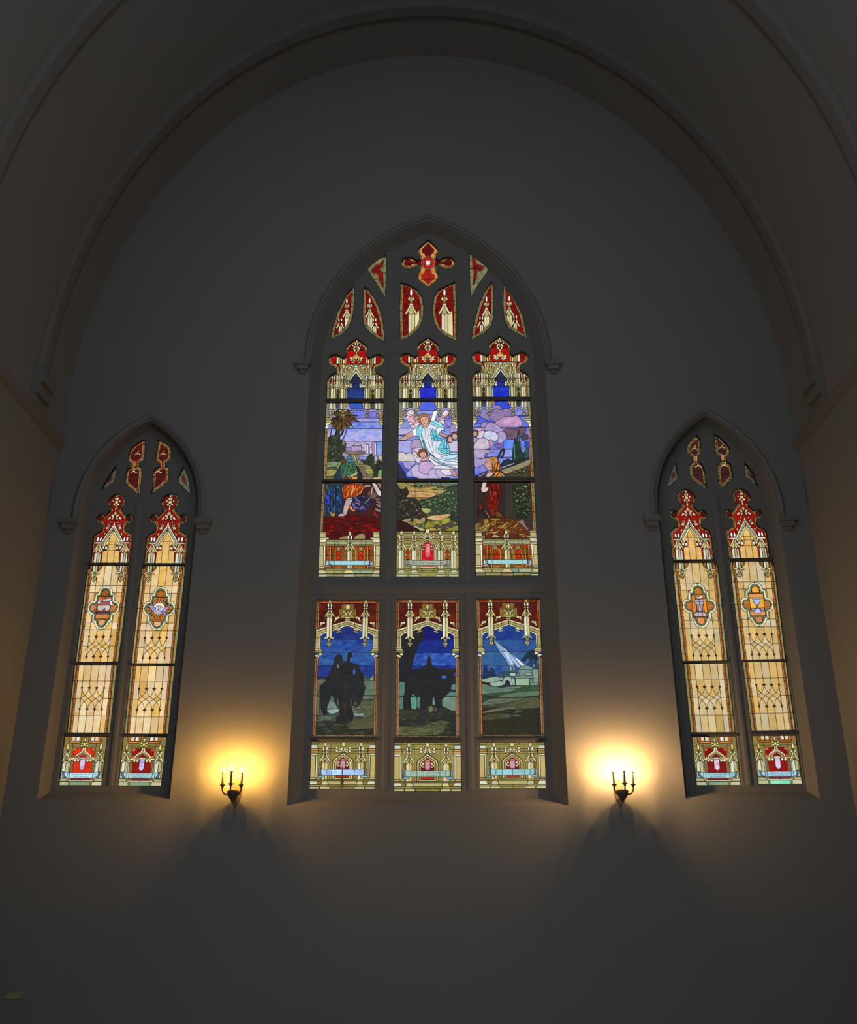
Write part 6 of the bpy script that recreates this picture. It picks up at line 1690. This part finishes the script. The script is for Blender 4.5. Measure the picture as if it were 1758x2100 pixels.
def em_chalice(A):
    A.P('b87848', "-48 852 48 852 45 915 0 940 -45 915", 'c88c58'); A.P('e09830', "-46 480 0 448 46 480 46 540 -46 540", 'e8a848'); A.P('dc9048', "-92 548 92 548 92 605 -92 605", 'e8a460'); A.P('e8a838', "-90 610 90 610 90 740 -90 740", 'f0b850'); A.P('d88848', "-92 780 92 780 92 838 -92 838", 'e09c60')
    A.P('b4c4e8', "-46 608 46 608 44 650 24 690 0 705 -24 690 -44 650", '8ca0d8', 0); A.L("-46 624 46 624"); A.P('7c74b0', "-7 700 7 700 7 740 -7 740"); A.P('c8c4ec', "-50 795 -20 745 0 738 20 745 50 795 30 808 -30 808", '9c9cd8'); A.P('8890b4', "-85 738 -30 742 -45 785 -75 765", 'a8b0cc'); A.P('8890b4', "90 735 30 742 45 785 78 765", 'a8b0cc')

def side_lattice(A, honey, rr):
    hw = 280
    A.out('b09860', [(-hw + 4, 152), (hw - 4, 152), (hw, 1024), (-hw, 1024)], 'a08c58')
    honey_field(A, (150, 358, 580, 805, 1026), honey, rr, (-210, -143, -48, 48, 143, 210))
    side_border(A, 150, 1026, rr, hw)
    A.L("-282 358 282 358"); A.L("-282 805 282 805"); A.L("-282 580 -210 580"); A.L("282 580 210 580")
    A.P(honey, [(-143, 358), (143, 358), (143, 805), (-143, 805)], honey)
    lattice(A, 358, 805, 445, 718, honey)

def side_foot(A, red, red2, shield, ban, mark):
    A.out('7c7638', "-277 1072 277 1072 277 1702 -277 1702", '8f8850')
    A.P('8a7a3c', "-277 1072 277 1072 277 1195 -277 1195", '7c7048'); A.L("-277 1195 277 1195"); A.L("-150 1130 -150 1640"); A.L("150 1130 150 1640"); A.L("0 1072 0 1200")
    for s in (-1, 1):
        A.P('b8642c', [(s * 40, 1072), (s * 215, 1072), (s * 210, 1130), (s * 190, 1160), (s * 60, 1160), (s * 45, 1120)], '8c5a28'); A.P('e8e4d4', [(s * 70, 1074), (s * 118, 1074), (s * 118, 1126), (s * 70, 1126)], 'd8c090'); A.P('e0c8a0', [(s * 124, 1074), (s * 172, 1074), (s * 172, 1126), (s * 124, 1126)]); A.P('d89040', [(s * 50, 1132), (s * 200, 1132), (s * 195, 1150), (s * 55, 1150)])
    # niche
    A.P('d89c6c', "-150 1212 150 1212 150 1350 -150 1350", 'c87848'); A.P(red, "-138 1222 138 1222 138 1350 -138 1350", red2)
    for s in (-1, 1):
        A.P('e07040', [(s * 138, 1222), (s * 100, 1222), (s * 96, 1244), (s * 112, 1262), (s * 138, 1258)], 'd85028'); A.P('e07040', [(s * 138, 1350), (s * 104, 1350), (s * 108, 1318), (s * 138, 1312)], 'c84c28')
    A.P('e4dcb0', "0 1215 22 1262 80 1306 104 1345 165 1352 178 1420 178 1642 -178 1642 -178 1420 -165 1352 -104 1345 -80 1306 -22 1262"); A.P('8a7840', "0 1275 70 1325 92 1352 -92 1352 -70 1325", 'd8a070'); A.P(red2, "0 1292 52 1332 -52 1332"); A.P('8a6c38', "-158 1368 158 1368 160 1640 -160 1640", 'a08448')
    A.P('d0c894', "-146 1376 146 1376 148 1640 -148 1640"); A.P('96743c', "-136 1386 136 1386 138 1640 -138 1640"); A.P(red, "-118 1392 118 1392 118 1622 -118 1622", red2); A.L("0 1500 0 1530")
    for x in (60, 100):
        A.E('f0dca8', x, 1380, 18, 20, mir=0)
    A.P('d8d4c4', "-40 1340 40 1340 36 1362 -36 1362"); A.P(shield, "-34 1360 34 1360 34 1480 0 1512 -34 1480", 'e0d4ec')
    A.B('C', "-8 1210 -22 1262 -84 1312 -98 1345", 22, 1, 0)
    # fleur
    for x, y, x1, y1, w in ((0, 1190, -48, 1130, 26), (0, 1195, -60, 1185, 24), (-4, 1165, -62, 1150, 18)):
        A.leaf('e4e088', x, y, x1, y1, w, 0)
    A.E('C', 0, 1112, 13, 26); A.P('c8b828', "0 1140 22 1172 0 1204 -22 1172", 'd8d870')
    # pinnacles
    for cx in (-212, 212):
        A.P('w', [(cx - 42, 1410), (cx, 1375), (cx, 1640), (cx - 42, 1640)], 'ccd4c0'); A.P('b8b488', [(cx + 1, 1375), (cx + 40, 1410), (cx + 40, 1640), (cx + 1, 1640)]); A.E('f0d48c', cx, 1205, 16, 40, c2='e8b050'); A.P('8a4c28', [(cx - 16, 1240), (cx + 16, 1240), (cx + 6, 1262), (cx - 6, 1262)])
        for g in (-1, 1):
            A.E('d8d0a8', cx + g * 22, 1275, 18, 14, g * 30); A.B('C', [(cx + g * 5, 1280), (cx + g * 14, 1320), (cx + g * 58, 1400)], 20, 1); A.B('c0b078', [(cx + g * 3, 1330), (cx + g * 40, 1408)], 16)
    # banner
    A.P('a8b0b8', "-262 1520 -232 1530 -228 1610 -262 1600"); A.P('b8c0c0', "250 1520 232 1530 230 1610 256 1605"); A.P('4c7c88', "-244 1520 -226 1528 -212 1580 -190 1606 -220 1604 -240 1570"); A.P('4c7c88', "240 1520 224 1528 214 1580 196 1606 222 1604 238 1570")
    A.P(ban, "-226 1522 -190 1536 190 1536 226 1520 212 1580 180 1606 -180 1606 -212 1580", 'b4dce4'); A.L("-178 1536 -178 1606"); A.L("178 1536 178 1606"); A.L("-150 1536 -150 1606"); A.L("148 1536 148 1606")
    script_marks(A, -110, 112, 1566, 20, mark); script_marks(A, -95, 105, 1598, 20, mark + 1)
    A.P('7a1a20', "-120 1608 120 1608 120 1628 -120 1628", 'a0303c'); A.P('e4dcac', "-160 1634 160 1634 168 1648 -168 1648"); A.L("0 1634 0 1650"); A.P('a8a070', "-277 1612 -185 1612 -170 1648 -277 1648", 'c0b888'); A.P('a8a070', "277 1612 185 1612 170 1648 277 1648", 'c0b888')
    A.P('bcbc90', "-277 1652 -150 1652 -146 1702 -277 1702", 'a8b090'); A.P('bcbc90', "277 1652 150 1652 146 1702 277 1702", 'c8c49c'); A.P('7c9060' if mark != 40 else '6ce0a8', "-128 1652 128 1652 128 1702 -128 1702", '8aa888' if mark != 40 else '9cf0c8')

def make_sides():
    rr = random.Random(21)
    warm = ['dab060', 'e0c08a', 'e8d0a0', 'd4a656', 'ecd4a8', 'dcb882', 'e8be6c', 'd8c09c']
    cool = ['c8a868', 'd0b47c', 'c4a460', 'd4bc8c', 'ccb078', 'd8c49c', 'd8b060', 'c8bc98']
    lights = [
        # canopy map, medallion map, lattice map, foot map, emblem, honey, words
        (S1, [(548, 893), (166, 1855), (722, 1855)], S2, [(346, 124), (875, 124), (735, 1415), (150, 1420)], S3, [(388, 150), (942, 152), (850, 1024), (292, 1022)], [(262, 1070), (815, 1072), (742, 1702), (184, 1700)],
         em_lamb, warm, "left window's left light", 'e83c14', 'd02818', 'c08cc8', 'a8cde6', 10, 'lamb'),
        (S1, [(1290, 893), (912, 1860), (1488, 1862)], S2, [(1066, 128), (1612, 128), (1488, 1438), (906, 1438)], S3, [(1118, 160), (1685, 160), (1600, 1038), (1030, 1036)], [(1022, 1075), (1578, 1077), (1512, 1710), (948, 1704)],
         em_dove, warm, "left window's right light", '8a1614', '9c2018', 'a890c8', 'a4c8c8', 20, 'dove'),
        (R1, [(366, 866), (196, 1810), (752, 1806)], R2, [(78, 150), (648, 150), (800, 1470), (200, 1474)], R3, [(88, 132), (640, 130), (752, 1018), (165, 1018)], [(190, 1075), (752, 1072), (820, 1698), (242, 1700)],
         em_font, cool, "right window's left light", '8a1416', '781a1a', 'c87888', '88c0d0', 30, 'font'),
        (R1, [(1100, 858), (950, 1795), (1506, 1786)], R2, [(838, 134), (1405, 130), (1576, 1455), (985, 1458)], R3, [(838, 108), (1400, 104), (1528, 985), (950, 1002)], [(958, 1060), (1530, 1058), (1616, 1678), (1040, 1686)],
         em_chalice, cool, "right window's right light", '8a1414', '901a1a', 'c0b0d0', '8cb8d4', 40, 'chalice')]
    for c1, d1, c2, d2, c3, d3, d4, em, honey, where, red, red2, sh, ban, mk, word in lights:
        A = Art(chain(affine([(0, 890), (-284, 1855), (284, 1855)], d1), c1))
        side_canopy(A, 'd8a850' if honey is warm else 'dca44c', 'e4c080')
        A.build(SG, 'red stained glass canopy with golden opening, above the %s medallion' % word, 'stained glass', 'canopy panels of the side windows')
        A = Art(chain(affine([(-266, 124), (266, 124), (288, 1418), (-288, 1418)], d2), c2))
        side_medallion(A, em, honey, rr)
        A.build(SG, 'honey-coloured stained glass panel with quatrefoil medallion of a %s' % word, 'stained glass', 'medallion panels of the side windows', 1.0)
        A = Art(chain(affine([(-276, 152), (276, 152), (280, 1024), (-280, 1024)], d3), c3))
        side_lattice(A, honey, rr)
        A.build(SG, 'honey-coloured lattice panel of stained glass below the %s medallion' % word, 'stained glass', 'lattice panels of the side windows', 1.0)
        A = Art(chain(affine([(-277, 1072), (277, 1072), (277, 1702), (-277, 1702)], d4), c3))
        side_foot(A, red, red2, sh, ban, mk)
        A.build(SG, 'stained glass foot with red niche and blue banner, in %s' % where, 'stained glass', 'base panels of the side windows')
    # tracery
    TN = 'tracery_glass'
    GR = 'tracery glass of the side windows'
    for cr, s, lab, dim in (
            (S1, "884 152 930 162 925 300 910 430 870 450 846 472 842 520 880 545 885 620 860 880 840 905 770 850 682 770 652 740 665 600 690 545 738 528 738 472 700 440 696 370 720 290 780 220", 'tall hourglass tracery light of red stained glass, left of the pair over the lamb', 0),
            (S1, "1112 152 1150 165 1250 222 1290 290 1284 420 1240 452 1212 472 1212 520 1260 550 1250 722 1170 790 1060 870 1012 910 1040 700 1042 580 1080 542 1138 522 1138 472 1086 440 1076 380 1102 250", 'tall hourglass tracery light of red stained glass over the dove', 0),
            (R1, "520 146 564 200 574 320 560 410 530 440 540 500 590 530 630 640 654 850 620 858 460 740 420 690 416 560 468 510 456 440 412 410 377 350 396 270 450 200", 'tall dim hourglass tracery light of stained glass over the font', 1),
            (R1, "746 122 830 172 930 272 958 320 950 410 910 440 920 500 970 530 1004 700 930 780 850 858 812 800 792 640 800 540 848 500 832 430 772 410 757 260", 'tall dim hourglass tracery light of stained glass over the chalice', 1)):
        A = Art(cr)
        p = A.out('6e5c30' if not dim else '57502e', s, '7a8a5c' if not dim else '5c6a4c')
        A.ticks(p, 24, 70); A.P('c87844' if not dim else '9c7040', inset(p, 22), 'b0582c' if not dim else '8a5c30'); A.ticks(p, 40, 110, .7); A.P('3c1a1a' if not dim else '362224', inset(p, 40), '5c1618' if not dim else '441c1e')
        P_ = np.array(p); cx = P_[:, 0].mean(); y0, y1 = P_[:, 1].min(), P_[:, 1].max(); sl = (P_[np.argmax(P_[:, 1]), 0] - cx) / (y1 - y0) * 0 
        up, lo = P_[P_[:, 1] < y0 + (y1 - y0) * .4], P_[P_[:, 1] > y0 + (y1 - y0) * .5]
        ux, lx = up[:, 0].mean(), lo[:, 0].mean(); uy, ly = y0 + (y1 - y0) * .25, y0 + (y1 - y0) * .66
        mx, my = (ux + lx) / 2 - 3, y0 + (y1 - y0) * .44
        A.P('d08848', [(mx - 22, my - 40), (mx + 22, my - 40), (mx + 20, my + 40), (mx - 20, my + 40)], 'c06c30'); A.L([(mx, my - 40), (mx, my + 40)])
        for x, y, c in ((ux, uy, 'b08c4c'), (lx, ly - 60, 'd8c080')):
            A.P(c, [(x - 55, y + 25), (x - 20, y - 5), (x + 5, y - 22), (x + 25, y - 5), (x + 55, y + 10), (x + 40, y + 22), (x, y + 8), (x - 30, y + 22)], 'a8a070', 1); A.E(c, x + 15, y - 34, 16, 12)
        A.L([(lx - 60, ly), (lx + 60, ly)]); A.L([(lx - 50, ly + 60), (lx + 50, ly + 60)]); A.L([(ux - 60, uy + 60), (ux + 60, uy + 60)])
        A.build(TN, lab, 'stained glass', GR, min_area=12)
    for cr, s, lab, c in ((S1, "528 502 522 640 502 732 410 790 312 858 370 740 440 622", 'small dim green tracery triangle at the outer edge of the left window head', '555a40'), (S1, "1452 532 1480 562 1530 690 1560 908 1500 850 1392 732 1392 660 1430 600", 'small dim green tracery triangle at the inner edge of the left window head', '626648'),
                          (R1, "236 512 268 700 258 732 122 848 150 720 192 600", 'small dim green tracery triangle at the inner edge of the right window head', '4c4a38'), (R1, "1152 502 1210 562 1270 640 1300 730 1344 848 1290 792 1166 702 1156 620", 'small dim green tracery triangle at the outer edge of the right window head', '454a40')):
        A = Art(cr)
        p = A.out(c, s, '4e5a4c'); a = np.array(p); m = a.mean(axis=0); A.ticks(p, 30, 90)
        A.P('8a5434', [tuple(m + (q - m) * .5) for q in a], '6a4430'); A.P('3f2420', [tuple(m + (q - m) * .3) for q in a]); A.build(TN, lab, 'stained glass', GR, min_area=12)
make_canopies()
scene_angel(); scene_palm(); scene_clouds(); scene_sandal(); scene_kneeling(); scene_valley()
lower(L1, [(208, 142), (1062, 142), (626, 480), (134, 2034), (1040, 2034)], draw_rider, 'stained glass night scene of a dark mounted rider under an arch')
lower(L2, [(128, 140), (985, 140), (560, 470), (112, 2045), (1000, 2050)], draw_travellers, 'stained glass night scene of dark travellers and tree trunk under an arch')
lower(L3, [(130, 128), (985, 128), (568, 465), (150, 2030), (1070, 2025)], draw_bethlehem, 'stained glass night scene of a white light beam falling on a small town')
make_feet(); make_tracery(); make_sides()
build_tracery_plates()
